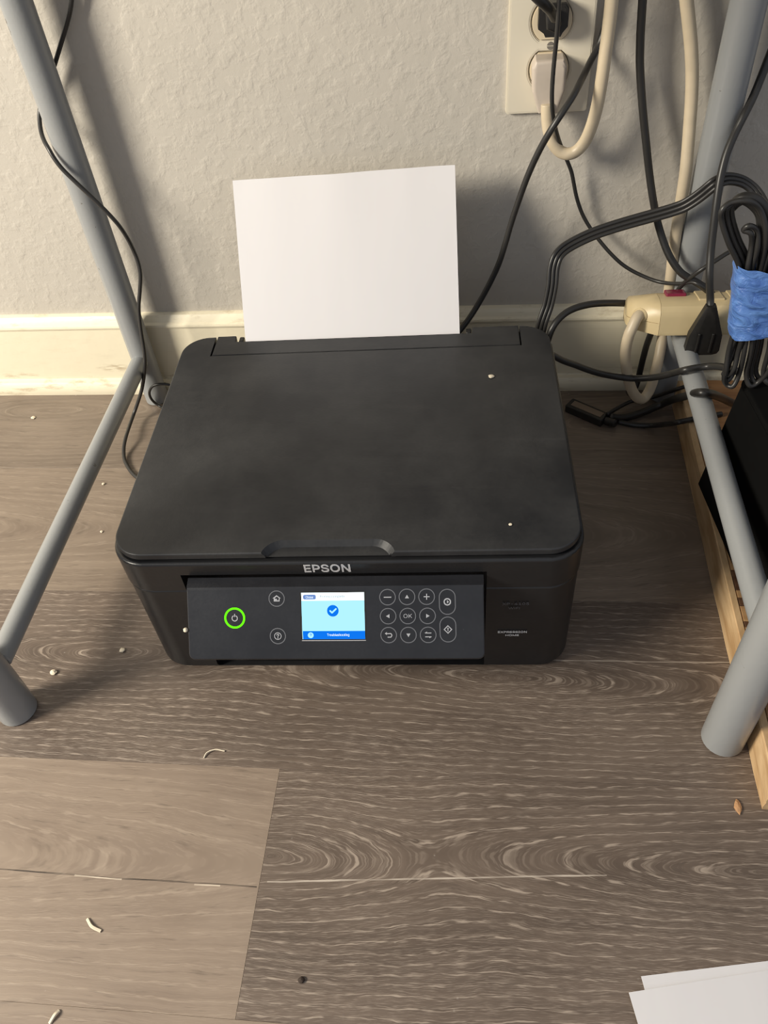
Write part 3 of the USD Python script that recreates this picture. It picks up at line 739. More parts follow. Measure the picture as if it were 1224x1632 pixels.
# ================================================================== cords (paths in world metres)
CORDS = {
    'leg_cord': (0.0021, [[-0.346,-0.01,0.4508],[-0.3523,-0.0101,0.4378],[-0.359,-0.01,0.4252],[-0.3667,-0.0092,0.4142],[-0.3752,-0.0085,0.4031],[-0.3851,-0.0087,0.3898],[-0.3949,-0.0095,0.3768],[-0.4035,-0.011,0.3666],[-0.4106,-0.013,0.3577],[-0.4156,-0.015,0.3499],[-0.4186,-0.018,0.3427],[-0.4192,-0.0234,0.3353],[-0.4177,-0.03,0.3286],[-0.4138,-0.0374,0.3237],[-0.4087,-0.044,0.3185],[-0.4047,-0.0478,0.3111],[-0.3991,-0.05,0.3012],[-0.3887,-0.0511,0.2867],[-0.3776,-0.051,0.2706],[-0.369,-0.0495,0.2555],[-0.3627,-0.047,0.2401],[-0.36,-0.043,0.2231],[-0.3592,-0.04,0.2066],[-0.3582,-0.0412,0.1938],[-0.3591,-0.044,0.1807],[-0.3643,-0.0469,0.1636],[-0.3702,-0.05,0.1456],[-0.3731,-0.053,0.1288],[-0.375,-0.056,0.1126],[-0.3762,-0.0591,0.0977],[-0.3787,-0.062,0.0823],[-0.385,-0.0638,0.0633],[-0.3929,-0.066,0.0443],[-0.4026,-0.0683,0.0264],[-0.4101,-0.075,0.0131],[-0.4102,-0.0936,0.011],[-0.4079,-0.1138,0.012],[-0.4077,-0.126,0.0086],[-0.4064,-0.1357,0.005],[-0.4025,-0.1459,0.0035],[-0.3963,-0.1557,0.0028],[-0.3879,-0.1662,0.0027],[-0.3776,-0.1752,0.0028],[-0.3658,-0.1799,0.0028],[-0.3532,-0.1832,0.0028]]),
    'foot_loop': (0.0016, [[-0.3436,-0.05,0.0292],[-0.3556,-0.05,0.0342],[-0.3664,-0.05,0.0381],[-0.3744,-0.05,0.039],[-0.3806,-0.05,0.0382],[-0.3854,-0.05,0.0364],[-0.3891,-0.05,0.0335],[-0.392,-0.0501,0.0296],[-0.394,-0.05,0.0249],[-0.3949,-0.0492,0.0193],[-0.3948,-0.048,0.0135],[-0.3935,-0.0466,0.0081],[-0.3907,-0.0464,0.0042],[-0.3871,-0.0478,0.0023],[-0.3805,-0.0524,0.003],[-0.3704,-0.0577,0.003],[-0.359,-0.0634,0.003]]),
    'printer_cord': (0.003, [[-0.0428,-0.1,0.0928],[-0.0356,-0.0925,0.1031],[-0.0281,-0.085,0.1126],[-0.0201,-0.0775,0.119],[-0.0117,-0.07,0.1258],[-0.0026,-0.0619,0.1351],[0.0066,-0.055,0.1479],[0.0164,-0.0516,0.1667],[0.0252,-0.05,0.1882],[0.031,-0.0494,0.2098],[0.036,-0.05,0.2319],[0.0417,-0.0522,0.2544],[0.0474,-0.055,0.2755],[0.0531,-0.0577,0.293],[0.0588,-0.06,0.3077],[0.0643,-0.0621,0.3196],[0.0702,-0.062,0.3298],[0.0774,-0.058,0.3394],[0.085,-0.05,0.3481],[0.0926,-0.035,0.3558],[0.0994,-0.02,0.3626],[0.104,-0.0123,0.3678],[0.1074,-0.008,0.3735],[0.1099,-0.0063,0.3817],[0.1122,-0.006,0.3921],[0.1148,-0.0059,0.4053],[0.1174,-0.006,0.4196]]),
    'thin_cord': (0.0019, [[0.065,-0.058,0.4392],[0.0652,-0.0581,0.4308],[0.0654,-0.058,0.4222],[0.0658,-0.0573,0.4135],[0.0661,-0.056,0.4038],[0.066,-0.054,0.392],[0.0658,-0.052,0.3794],[0.0656,-0.051,0.3666],[0.0658,-0.05,0.354],[0.0666,-0.0486,0.3428],[0.0683,-0.046,0.3317],[0.0712,-0.0406,0.3197],[0.0749,-0.034,0.3076],[0.0793,-0.0266,0.2957],[0.0842,-0.02,0.2842],[0.0891,-0.0163,0.2736],[0.0936,-0.014,0.2631],[0.0969,-0.0126,0.2516],[0.1002,-0.012,0.2399],[0.1044,-0.0116,0.2283],[0.11,-0.012,0.2166],[0.1181,-0.0136,0.2044],[0.1281,-0.016,0.1922],[0.1401,-0.0188,0.1795],[0.1527,-0.022,0.1686],[0.1645,-0.0258,0.162],[0.1755,-0.03,0.1581],[0.1849,-0.0345,0.1561],[0.1933,-0.04,0.1563],[0.2012,-0.048,0.1597],[0.208,-0.056,0.1642],[0.2129,-0.0617,0.1685],[0.2171,-0.066,0.1714],[0.221,-0.0692,0.1713],[0.2261,-0.07,0.1679],[0.2345,-0.0659,0.1595],[0.2441,-0.06,0.1492]]),
    'plug_cord': (0.0055, [[0.0646,-0.024,0.3317],[0.0649,-0.0245,0.3265],[0.0654,-0.025,0.3212],[0.0661,-0.0255,0.3158],[0.0672,-0.026,0.3104],[0.069,-0.0266,0.3047],[0.0714,-0.027,0.2992],[0.075,-0.027,0.2939],[0.0791,-0.027,0.2897],[0.0835,-0.0274,0.2877],[0.0879,-0.028,0.2874],[0.0922,-0.0284,0.2886],[0.0961,-0.029,0.2916],[0.0996,-0.0299,0.2965],[0.1026,-0.031,0.3035],[0.1053,-0.0321,0.3137],[0.1073,-0.033,0.3251],[0.1084,-0.0336,0.3355],[0.109,-0.034,0.3464],[0.1095,-0.0341,0.359],[0.1097,-0.034,0.3715],[0.11,-0.034,0.3825],[0.1101,-0.034,0.393],[0.1102,-0.034,0.4035],[0.11,-0.034,0.4136],[0.1097,-0.034,0.4225],[0.1092,-0.034,0.4311]]),
    'black_plug_cord': (0.004, [[0.0645,-0.04,0.4049],[0.0621,-0.0463,0.4095],[0.0596,-0.052,0.4139],[0.0567,-0.0565,0.4174],[0.0537,-0.06,0.4207],[0.0506,-0.0624,0.4237],[0.0467,-0.064,0.4273],[0.0408,-0.0651,0.4327],[0.0343,-0.066,0.4387]]),
    'hanging_cord': (0.0036, [[0.1343,-0.02,0.4264],[0.1357,-0.02,0.4178],[0.1371,-0.02,0.4085],[0.1381,-0.02,0.3974],[0.1392,-0.02,0.3851],[0.1407,-0.0199,0.3722],[0.1428,-0.02,0.358],[0.1461,-0.0208,0.3416],[0.1499,-0.022,0.3245],[0.1539,-0.0234,0.3081],[0.158,-0.025,0.292],[0.162,-0.0263,0.276],[0.1661,-0.028,0.2605],[0.1703,-0.0308,0.2457],[0.1746,-0.034,0.232],[0.179,-0.0368,0.2197],[0.1837,-0.04,0.2087],[0.1886,-0.0449,0.1988],[0.1938,-0.05,0.1903],[0.1993,-0.0544,0.1835],[0.205,-0.058,0.1781],[0.2106,-0.0602,0.1747],[0.2165,-0.062,0.1718],[0.2229,-0.0646,0.1689],[0.2306,-0.066,0.164],[0.2408,-0.0636,0.1537],[0.2519,-0.06,0.1417]]),
    'flat_cord': (0.0055, [[0.0671,-0.09,0.1239],[0.0682,-0.0903,0.134],[0.0696,-0.09,0.1437],[0.0719,-0.0878,0.1516],[0.0744,-0.085,0.1595],[0.0762,-0.0825,0.1698],[0.0774,-0.08,0.1799],[0.0776,-0.0775,0.1876],[0.0778,-0.075,0.1943],[0.079,-0.0727,0.2007],[0.0814,-0.07,0.2062],[0.0858,-0.0661,0.2097],[0.0929,-0.062,0.2128],[0.1042,-0.0586,0.2173],[0.1176,-0.056,0.2219],[0.1318,-0.0545,0.2261],[0.1463,-0.054,0.2303],[0.1605,-0.0546,0.2347],[0.1737,-0.056,0.2392],[0.1848,-0.0579,0.2436],[0.1942,-0.06,0.2485],[0.2017,-0.0621,0.2552],[0.2076,-0.064,0.2619],[0.212,-0.0656,0.2677],[0.2161,-0.066,0.2719],[0.2216,-0.0634,0.2733],[0.228,-0.06,0.2728],[0.2361,-0.0568,0.2704],[0.2441,-0.055,0.267],[0.2507,-0.0563,0.2633],[0.2559,-0.06,0.2595],[0.2593,-0.0669,0.2558],[0.2614,-0.075,0.2523],[0.2625,-0.0825,0.2494],[0.2632,-0.09,0.2467]]),
    'strip_plug_cord': (0.0042, [[0.2535,-0.02,0.3839],[0.251,-0.0222,0.3718],[0.2482,-0.025,0.3594],[0.2446,-0.0294,0.3459],[0.2403,-0.035,0.333],[0.2337,-0.0452,0.3234],[0.2288,-0.05,0.3129],[0.2248,-0.0553,0.3043],[0.2217,-0.06,0.2956],[0.2197,-0.065,0.2856],[0.2185,-0.07,0.2748],[0.2181,-0.075,0.2633],[0.2181,-0.08,0.2503],[0.2186,-0.085,0.2342],[0.2192,-0.09,0.2186],[0.2197,-0.0954,0.2078],[0.2205,-0.1,0.1984],[0.2227,-0.1023,0.1871],[0.2249,-0.104,0.1772],[0.2255,-0.1064,0.1721],[0.2258,-0.109,0.1687]]),
    'rear_cord': (0.0035, [[0.0735,-0.1,0.1153],[0.0759,-0.0976,0.1264],[0.0786,-0.095,0.1363],[0.0823,-0.0917,0.1428],[0.087,-0.088,0.1472],[0.0927,-0.0842,0.1504],[0.0997,-0.08,0.1521],[0.1084,-0.0751,0.1522],[0.1182,-0.07,0.1511],[0.1281,-0.0649,0.1488],[0.1387,-0.06,0.1458],[0.1501,-0.0555,0.1426],[0.1627,-0.052,0.1394],[0.1773,-0.0506,0.1361],[0.1927,-0.05,0.1329]]),
    'side_cord': (0.0034, [[0.0727,-0.12,0.1296],[0.0817,-0.1175,0.122],[0.0904,-0.115,0.1149],[0.098,-0.1125,0.1096],[0.1057,-0.11,0.1047],[0.1148,-0.1075,0.0986],[0.1246,-0.105,0.0927],[0.1349,-0.1022,0.0872],[0.1456,-0.1,0.0829],[0.1573,-0.0991,0.0799],[0.1687,-0.1,0.0793],[0.1791,-0.1041,0.0825],[0.1883,-0.11,0.0883],[0.1956,-0.1172,0.0963],[0.2017,-0.125,0.1052],[0.2018,-0.1475,0.1246],[0.208,-0.15,0.1286],[0.2171,-0.1481,0.1288],[0.2249,-0.15,0.1312],[0.2292,-0.1566,0.1362],[0.2323,-0.165,0.1416],[0.2347,-0.1769,0.1483],[0.2368,-0.19,0.1554]]),
    'strip_cord': (0.0056, [[0.1764,-0.078,0.1387],[0.1726,-0.0809,0.1407],[0.1689,-0.084,0.1421],[0.1648,-0.0881,0.1424],[0.1612,-0.092,0.1409],[0.1585,-0.0945,0.1367],[0.1567,-0.096,0.1302],[0.156,-0.0964,0.1213],[0.1563,-0.096,0.111],[0.1578,-0.0952,0.1006],[0.1603,-0.094,0.0896],[0.1635,-0.0921,0.0776],[0.1674,-0.09,0.0657],[0.172,-0.0881,0.0546],[0.1769,-0.086,0.0453],[0.1823,-0.0832,0.0385],[0.1874,-0.08,0.035],[0.1914,-0.0766,0.0368],[0.1947,-0.073,0.0417],[0.1968,-0.0701,0.0491],[0.1986,-0.066,0.0571],[0.2012,-0.0584,0.0627],[0.2036,-0.05,0.0688],[0.2053,-0.0426,0.0778],[0.2062,-0.037,0.0886],[0.2059,-0.0353,0.1008],[0.2051,-0.035,0.1152],[0.2042,-0.0344,0.1329],[0.2031,-0.034,0.1525],[0.2015,-0.0335,0.1733],[0.2,-0.033,0.1944],[0.199,-0.0326,0.2142],[0.1983,-0.032,0.2333],[0.1977,-0.0314,0.2514],[0.197,-0.03,0.2692],[0.1959,-0.0261,0.2877],[0.1945,-0.022,0.3061],[0.1927,-0.0195,0.3246],[0.1902,-0.018,0.3423],[0.187,-0.0178,0.358],[0.1832,-0.018,0.3727],[0.1788,-0.018,0.3875],[0.1745,-0.018,0.4014],[0.1709,-0.018,0.4131],[0.1676,-0.018,0.4241]]),
    'floor_cord': (0.0042, [[0.1552,-0.0802,0.01],[0.1619,-0.0784,0.0072],[0.1688,-0.0766,0.005],[0.1758,-0.0746,0.0046],[0.1833,-0.0723,0.005],[0.1923,-0.0684,0.0056],[0.2015,-0.0648,0.007],[0.21,-0.0616,0.0091],[0.2167,-0.0622,0.014],[0.2196,-0.071,0.0246],[0.2203,-0.085,0.0388],[0.2191,-0.1039,0.056],[0.2167,-0.125,0.0745],[0.2136,-0.1461,0.0932],[0.2108,-0.165,0.1098],[0.2094,-0.1789,0.122],[0.2096,-0.188,0.1297],[0.2123,-0.191,0.132],[0.2168,-0.189,0.1297],[0.2227,-0.1826,0.1236],[0.2303,-0.172,0.1137],[0.2399,-0.1562,0.0992],[0.2503,-0.14,0.0839],[0.2599,-0.1293,0.0719],[0.2695,-0.12,0.0608]]),
    'thin_floor_cord': (0.0022, [[0.1523,-0.0781,0.012],[0.159,-0.0714,0.011],[0.166,-0.0647,0.01],[0.1739,-0.0574,0.0089],[0.182,-0.0511,0.008],[0.1896,-0.048,0.0076],[0.1968,-0.0467,0.008],[0.204,-0.0457,0.0089],[0.2102,-0.0472,0.012],[0.2137,-0.0544,0.0203],[0.2165,-0.063,0.03],[0.2194,-0.0704,0.0383],[0.224,-0.0753,0.045],[0.2331,-0.0742,0.0481],[0.2438,-0.0709,0.05]]),
    'low_cord': (0.003, [[0.1651,-0.0808,0.003],[0.1733,-0.0836,0.0028],[0.1818,-0.0863,0.003],[0.192,-0.088,0.0035],[0.2014,-0.091,0.006],[0.2071,-0.0984,0.013],[0.2111,-0.1075,0.022],[0.2136,-0.118,0.0323],[0.2166,-0.1259,0.0405],[0.2227,-0.1254,0.0417],[0.2302,-0.1219,0.0405],[0.2385,-0.1194,0.0405],[0.2472,-0.1169,0.0405],[0.2557,-0.1148,0.0405],[0.2641,-0.1129,0.0405]]),
    'strip_top_cord': (0.0022, [[0.2026,-0.0468,0.123],[0.2031,-0.048,0.1323],[0.2038,-0.05,0.1416],[0.2056,-0.0518,0.1497],[0.2078,-0.054,0.1572],[0.2097,-0.0579,0.1647],[0.2122,-0.062,0.1719],[0.2159,-0.0656,0.1792],[0.2204,-0.068,0.1856],[0.2259,-0.0677,0.1901],[0.2321,-0.066,0.1936],[0.2383,-0.0632,0.1966],[0.2449,-0.06,0.1992],[0.2521,-0.0574,0.2013],[0.2596,-0.055,0.2032]]),
    'drop_cord': (0.0035, [[0.1936,-0.044,0.1096],[0.1929,-0.043,0.1034],[0.1922,-0.042,0.0963],[0.1911,-0.041,0.0871],[0.1902,-0.04,0.0769],[0.1899,-0.039,0.0667],[0.1897,-0.038,0.056],[0.1897,-0.0366,0.0438],[0.1895,-0.036,0.0325],[0.1886,-0.0376,0.0248],[0.1867,-0.04,0.0193],[0.1829,-0.0424,0.0163],[0.1783,-0.045,0.0142]]),
}
P_ = {k: np.array(v[1]) for k, v in CORDS.items()}
R_ = {k: v[0] for k, v in CORDS.items()}


def lead(key, start=(), end=()):
    """Carries a cord on beyond the frame: up the wall to the tabletop, or behind the printer."""
    P_[key] = np.vstack([np.array(q, float).reshape(-1, 3) for q in (start, P_[key], end) if len(q)])


lead('leg_cord', [(-0.330, -0.012, 0.716), (-0.328, -0.010, 0.64), (-0.330, -0.010, 0.55)], [(-0.322, -0.172, 0.0028), (-0.309, -0.140, 0.0028), (-0.290, -0.105, 0.0028), (-0.230, -0.085, 0.0028)])
lead('foot_loop', (), [(-0.335, -0.075, 0.003), (-0.300, -0.080, 0.003), (-0.250, -0.072, 0.003)])
lead('printer_cord', (), [(0.1225, -0.006, 0.48), (0.1270, -0.006, 0.58), (0.1280, -0.008, 0.716)])
lead('thin_cord', [(0.066, -0.050, 0.716), (0.063, -0.056, 0.60), (0.064, -0.058, 0.50)])
lead('plug_cord', (), [(0.1065, -0.034, 0.50), (0.1045, -0.034, 0.60), (0.1050, -0.034, 0.716)])
lead('black_plug_cord', (), [(0.012, -0.064, 0.475), (-0.004, -0.058, 0.58), (-0.006, -0.050, 0.716)])
lead('hanging_cord', [(0.130, -0.022, 0.716), (0.129, -0.020, 0.60), (0.130, -0.020, 0.50)])
lead('strip_plug_cord', [(0.272, -0.018, 0.716), (0.272, -0.018, 0.58), (0.265, -0.018, 0.46)])
lead('strip_cord', (), [(0.159, -0.018, 0.50), (0.156, -0.018, 0.60), (0.157, -0.020, 0.716)])
lead('flat_cord', (), [(0.2600, -0.125, 0.2560), (0.2500, -0.170, 0.2900), (0.2380, -0.205, 0.3150), (0.2250, -0.222, 0.3200)])


def cord_thing(name, key, label, mat, cat='cable', r=None):
    return obj(name, tube(P_[key], r or R_[key], 12, 4), M[mat], label=label, cat=cat, smooth=True)


cord_thing('cable', 'leg_cord', 'thin black cord twisted around the left rear table leg down to the floor', 'grey_cord')
cord_thing('cable', 'foot_loop', 'small loop of thin black cord around the foot of the left rear table leg', 'black_cord')
cord_thing('cable', 'printer_cord', 'black cord rising diagonally from behind the paper up to the wall outlet', 'grey_cord')
cord_thing('cable', 'thin_cord', 'thinnest black cord hanging in front of the outlet, curving right to the leg', 'grey_cord')
cord_thing('cable', 'hanging_cord', 'thick black cord hanging straight down the wall just left of the tall beige cord', 'black_cord')
cord_thing('cable', 'rear_cord', 'black cord arching from the printer corner to the back of the beige power strip', 'black_cord')
cord_thing('cable', 'side_cord', 'dark cord sagging from the printer side past the beige loop to the taped bundle', 'grey_cord')
cord_thing('cable', 'floor_cord', 'thick black cord strapped over the right table brace from the plug on the floor', 'black_cord')
cord_thing('cable', 'thin_floor_cord', 'thin black cord on the floor passing under the hanging beige loop', 'black_cord')
cord_thing('cable', 'low_cord', 'lowest black cord running from the floor up onto the wooden board', 'black_cord')
cord_thing('cable', 'strip_top_cord', 'thin dark cord slanting up to the right across the table leg from the strip switch', 'grey_cord')
cord_thing('cable', 'drop_cord', 'short black cord dropping behind the beige loop from the power strip to the floor', 'black_cord')
# flat three-core cord
r3 = 0.0021
core3 = unary_union([Point(-2 * r3 * 0.93, 0).buffer(r3, quad_segs=4), Point(0, 0).buffer(r3, quad_segs=4), Point(2 * r3 * 0.93, 0).buffer(r3, quad_segs=4)])
flat_path = catmull(P_['flat_cord'], 4)
obj('ribbon_cable', sweep(flat_path, np.array(core3.exterior.coords)[:-1][::-1], up=(0, -1, 0.3)), M['grey_cord'], label='flat ribbed three-core black cord crossing the right table leg in an S curve', cat='cable', smooth=60)

# plug and cord out of the lower receptacle
bp = thing('beige_power_plug', 'beige plug in the lower receptacle with its thick cord looping back up', 'plug', (OX, -0.016, 0.340))
shape = Polygon([(-0.0115, 0.0145), (0.0115, 0.0145), (0.0142, 0.009), (0.0142, -0.010), (0.0085, -0.0285), (-0.0065, -0.0285), (-0.0130, -0.010), (-0.0142, 0.009)]).buffer(0.001)
obj('plug', on_wall(shape, 0.0068, 0.0250, OX - 0.0008, 0.3520, 0.0035), M['beige_plug'], bp)
obj('cord', tube(P_['plug_cord'], 0.0056, 14, 4), M['beige_cord'], bp, smooth=True)
kp = thing('black_power_plug', 'small black plug in the upper receptacle of the wall outlet', 'plug', (OX, -0.016, 0.395))
hexa = Polygon([(-0.0125, 0.0085), (-0.0095, 0.0125), (0.0095, 0.0125), (0.0125, 0.0085), (0.0125, -0.006), (0.0085, -0.0105), (0.007, -0.0135), (-0.006, -0.0135), (-0.0075, -0.0105), (-0.0125, -0.007)])
obj('plug', on_wall(hexa, 0.0068, 0.0210, OX, OZ + 0.0240, 0.0025), M['black_rubber'], kp)
obj('plug_grip', on_wall(Polygon([(-0.0075, 0.006), (0.004, 0.007), (0.0065, -0.003), (0.001, -0.009), (-0.006, -0.006)]), 0.020, 0.0290, OX, OZ + 0.0250, 0.0025), M['black_rubber'], kp)
obj('cord', tube(P_['black_plug_cord'], 0.0042, 12, 4), M['black_rubber'], kp, smooth=True)

# ================================================================== butcher block board on the floor
bd = thing('wooden_board', 'striped butcher-block wooden board lying on the floor under the right table legs', 'board', (0.40, -0.29, 0))
pA, pB = np.array([0.2300, -0.050]), np.array([0.2202, -0.5275])
dv = (pB - pA) / np.linalg.norm(pB - pA)
nv_ = np.array([-dv[1], dv[0]])            # points right, away from the printer
TH, BW = 0.0375, 0.33


def board_piece(s0, s1, w0, w1, z0, z1, c):
    m = chamfer_box((s0, w0, z0), (s1, w1, z1), c)
    v = m[0]
    xy = pA + v[:, :1] * dv + v[:, 1:2] * nv_
    return trimesh.Trimesh(np.column_stack([xy, v[:, 2]]), meshkit.arrays(m)[1], process=False)


L_ = np.linalg.norm(pB - pA)
rngb = np.random.default_rng(3)
s, tones = 0.0, []
stripes = [(0.268, 'strip_light'), (0.012, 'strip_mid')]
pos = 0.0
cuts = []
while pos < 0.252:
    w = float(rngb.uniform(0.011, 0.03))
    cuts.append((w, ['strip_mid', 'strip_light', 'strip_dark'][int(rngb.integers(3))]))
    pos += w
cuts[-1] = (cuts[-1][0] - (pos - 0.252), cuts[-1][1])
cuts += [(0.022, 'strip_light'), (0.023, 'strip_dark'), (0.008, 'strip_light'), (0.009, 'strip_dark'), (0.016, 'strip_light'), (0.006, 'strip_dark'), (0.015, 'strip_light'), (0.014, 'strip_mid'), (0.020, 'strip_light'), (0.012, 'strip_dark'), (0.022, 'strip_mid'), (0.018, 'strip_light'), (0.02, 'strip_mid')]
for w, t in cuts:
    if s >= L_:
        break
    e = min(s + w, L_)
    obj('strip', board_piece(s + 0.0001, e - 0.0001, 0.0070, BW, 0.0003, TH + float(rngb.uniform(0, 0.0003)), 0.0003), M[t], bd, smooth=False)
    s = e
# pale edge band along the near side, slightly ragged at the floor and at its front end
eb = board_piece(0.0, L_, 0.0, 0.0068, 0.0003, TH, 0.001).subdivide().subdivide().subdivide().subdivide()
v = eb.vertices.copy()
lowm = v[:, 2] < 0.012
v[lowm] += (nv_[0] * 0.0022, nv_[1] * 0.0022, 0) * (meshkit.fbm(v[lowm] * 130, 3)[:, None] - 0.4)
eb.vertices = v
obj('edge_band', eb, M['maple'], bd, smooth=25, label='pale ragged edge of the board')

# ---- black box on the board
bx = thing('black_box', 'large plain black box standing on the striped wooden board at the right', 'box', (0.37, -0.33, TH))
ang = math.atan2(0.099, 0.012)
cA = np.array([0.2217, -0.214])
ed, er = np.array([0.112, -0.992]), np.array([0.992, 0.112])
BXT = 0.1640


def foot_print(z):
    """The case leans in a little towards its top."""
    t = (z - TH) / (BXT - TH)
    c = cA + er * 0.013 * t - ed * 0.0
    return Polygon([c, c + ed * 0.245, c + ed * 0.245 + er * (0.26 - 0.026 * t), c + er * (0.26 - 0.026 * t)]).buffer(-0.003).buffer(0.003, quad_segs=6)


obj('case', m3.Manifold.batch_hull([ext(foot_print(TH + 0.0008), TH + 0.0008, TH + 0.0012), ext(foot_print(BXT - 0.0065), BXT - 0.0070, BXT - 0.0060)]), M['black_box'], bx)
obj('lid', slab(foot_print(BXT).buffer(0.001), BXT - 0.0055, BXT, 0.0006, 0.002), M['black_box'], bx)

# ================================================================== power strip resting across the right brace
ps = thing('power_strip', 'yellowed beige power strip lying across the right brace, thick cord loop at its end', 'power strip', (0.225, -0.072, 0.126))
half = [(-0.0215, 0.0), (0.0215, 0.0), (0.0225, 0.003), (0.0225, 0.018), (0.0215, 0.0240), (0.0185, 0.0290), (0.0130, 0.0320), (0.0060, 0.0332), (-0.0060, 0.0332), (-0.0130, 0.0320), (-0.0185, 0.0290), (-0.0215, 0.0240), (-0.0225, 0.018), (-0.0225, 0.003)]
SE = np.array([0.1560, -0.0745, 0.1425])                           # middle of the left end
s_yaw, s_roll = math.radians(0.0), math.radians(13.0)
s_x = np.array([math.cos(s_yaw), math.sin(s_yaw), 0])
s_y0, s_z0 = np.array([-math.sin(s_yaw), math.cos(s_yaw), 0]), np.array([0, 0, 1.0])
s_y, s_z = math.cos(s_roll) * s_y0 - math.sin(s_roll) * s_z0, math.sin(s_roll) * s_y0 + math.cos(s_roll) * s_z0


def st(m):
    """strip frame (along, across, up from the bottom) -> world"""
    v, f, _ = meshkit.arrays(m)
    return (SE + v[:, :1] * s_x + v[:, 1:2] * s_y + (v[:, 2:] - 0.016) * s_z, f)


def strip_seg(x0, x1):
    return m3.Manifold.hull_points(np.array([(x, a, c) for x in (x0, x1) for a, c in half]))


# bluff end: the corner towards the room is cut away to a rounded slant that carries the cord
tip = [(0.0, 0.001, 0.004), (0.0, 0.0195, 0.004), (0.0, 0.001, 0.022), (0.0, 0.0195, 0.022), (0.003, 0.000, 0.0275), (0.003, 0.0185, 0.0275), (0.0035, -0.006, 0.002), (0.009, -0.009, 0.0305)]
capm = m3.Manifold.hull_points(np.array(tip + [(0.0285, a, c) for a, c in half]))
seam = cbox((-0.01, -0.05, 0.0125), (0.0282, 0.05, 0.0130)) - m3.Manifold.hull_points(np.array([(x + 0.0009, y + 0.0006, z) for x, y in ((0.0, 0.001), (0.0, 0.03), (0.0285, -0.0225), (0.0285, 0.03), (0.0035, -0.006)) for z in (0.0, 0.03)]))
obj('end_cap', st(capm - seam), M['strip'], ps, smooth=40)
obj('body', st(strip_seg(0.0288, 0.165)), M['strip'], ps)
obj('switch', st(rbox((0.036, -0.0015, 0.0315), (0.056, 0.0125, 0.0360), 0.0015)), M['switch'], ps, label='dark red rocker switch on top')
for k in range(3):
    x = 0.078 + 0.031 * k
    obj('socket', st(rbox((x - 0.0125, -0.0125, 0.0315), (x + 0.0125, 0.0125, 0.0340), 0.001)), M['strip'], ps)
c_n = -0.62 * s_x - 0.78 * s_y
c_0 = SE + 0.0125 * s_x - 0.0085 * s_y + 0.0015 * s_z
obj('cord_collar', pole(c_0 - c_n * 0.004, c_0 + c_n * 0.0045, 0.0078), M['strip'], ps)
sc = P_['strip_cord'].copy()[3:]
sc[0], sc[1] = c_0 - c_n * 0.003, c_0 + c_n * 0.007
obj('cord', tube(sc, 0.0056, 14, 4), M['beige_cord'], ps, smooth=True)

# black plug hanging from the strip's front, with the cord from above
sp = thing('strip_plug', 'black cord and flared black plug hanging over the front of the beige power strip', 'plug', (0.218, -0.125, 0.15))
obj('cord', tube(P_['strip_plug_cord'], 0.0036, 12, 4), M['grey_cord'], sp, smooth=True)
e = P_['strip_plug_cord'][-1]
hull = []
for (dx, dz, wx, wy) in ((0.0, 0.004, 0.0046, 0.0046), (0.0005, -0.010, 0.0085, 0.0055), (0.001, -0.028, 0.0155, 0.0065), (0.001, -0.046, 0.0165, 0.0065), (0.001, -0.050, 0.0150, 0.0055)):
    hull += [(e[0] + dx + a * wx, e[1] + b_ * wy, e[2] + dz) for a, b_ in ((-1, -0.6), (-0.6, -1), (0.6, -1), (1, -0.6), (1, 0.6), (0.6, 1), (-0.6, 1), (-1, 0.6))]
obj('plug', m3.Manifold.hull_points(np.array(hull)), M['black_rubber'], sp)
for dx in (-0.006, 0.007):
    obj('ridge', rbox((e[0] + dx - 0.0012, e[1] - 0.0080, e[2] - 0.046), (e[0] + dx + 0.0012, e[1] - 0.004, e[2] - 0.024), 0.0008), M['black_rubber'], sp)

# plug-like connector on the floor beside the printer
fp = thing('floor_connector', 'black connector with a tan upper face lying on the floor beside the printer', 'plug', (0.132, -0.070, 0))
a, b = np.array([0.1115, -0.0530, 0]), np.array([0.1500, -0.0810, 0])
d = (b - a) / np.linalg.norm(b - a)
nn = np.array([-d[1], d[0], 0])
LEN = np.linalg.norm(b - a)


def laid(lo, hi, r):
    m = tm(rbox(lo, hi, r))
    v = m.vertices
    m.vertices = a + v[:, :1] * d + v[:, 1:2] * nn + np.array([0, 0, 1.0]) * v[:, 2:]
    return m


obj('housing', laid((0, -0.0085, 0.0002), (LEN, 0.0085, 0.0105), 0.0016), M['black_rubber'], fp)
obj('label', laid((0.005, -0.0045, 0.0100), (LEN - 0.004, 0.0045, 0.0112), 0.0005), M['tan'], fp, label='tan strip on top')
obj('strain_relief', pole(b + (0, 0, 0.0055), b + d * 0.014 + (0, 0, 0.0070), 0.0048), M['black_rubber'], fp)

# ================================================================== taped bundle of cord
cb = thing('cord_bundle', 'folded black cord bundle bound with blue tape standing at the right edge', 'cord bundle', (0.225, -0.222, BXT))
YB, BDX = -0.222, -0.002
ctr = np.array([0.2235, YB, 0.2525])


def loop(pts, dy, r=0.0021):
    """A closed loop of cord through (x, z) points, bulging dy towards the viewer."""
    q = np.array([(x + BDX, YB + dy + 0.002 * math.sin(3.1 * i + 40 * dy), z) for i, (x, z) in enumerate(pts)])
    return tube(q, r, 10, 6, closed=True)


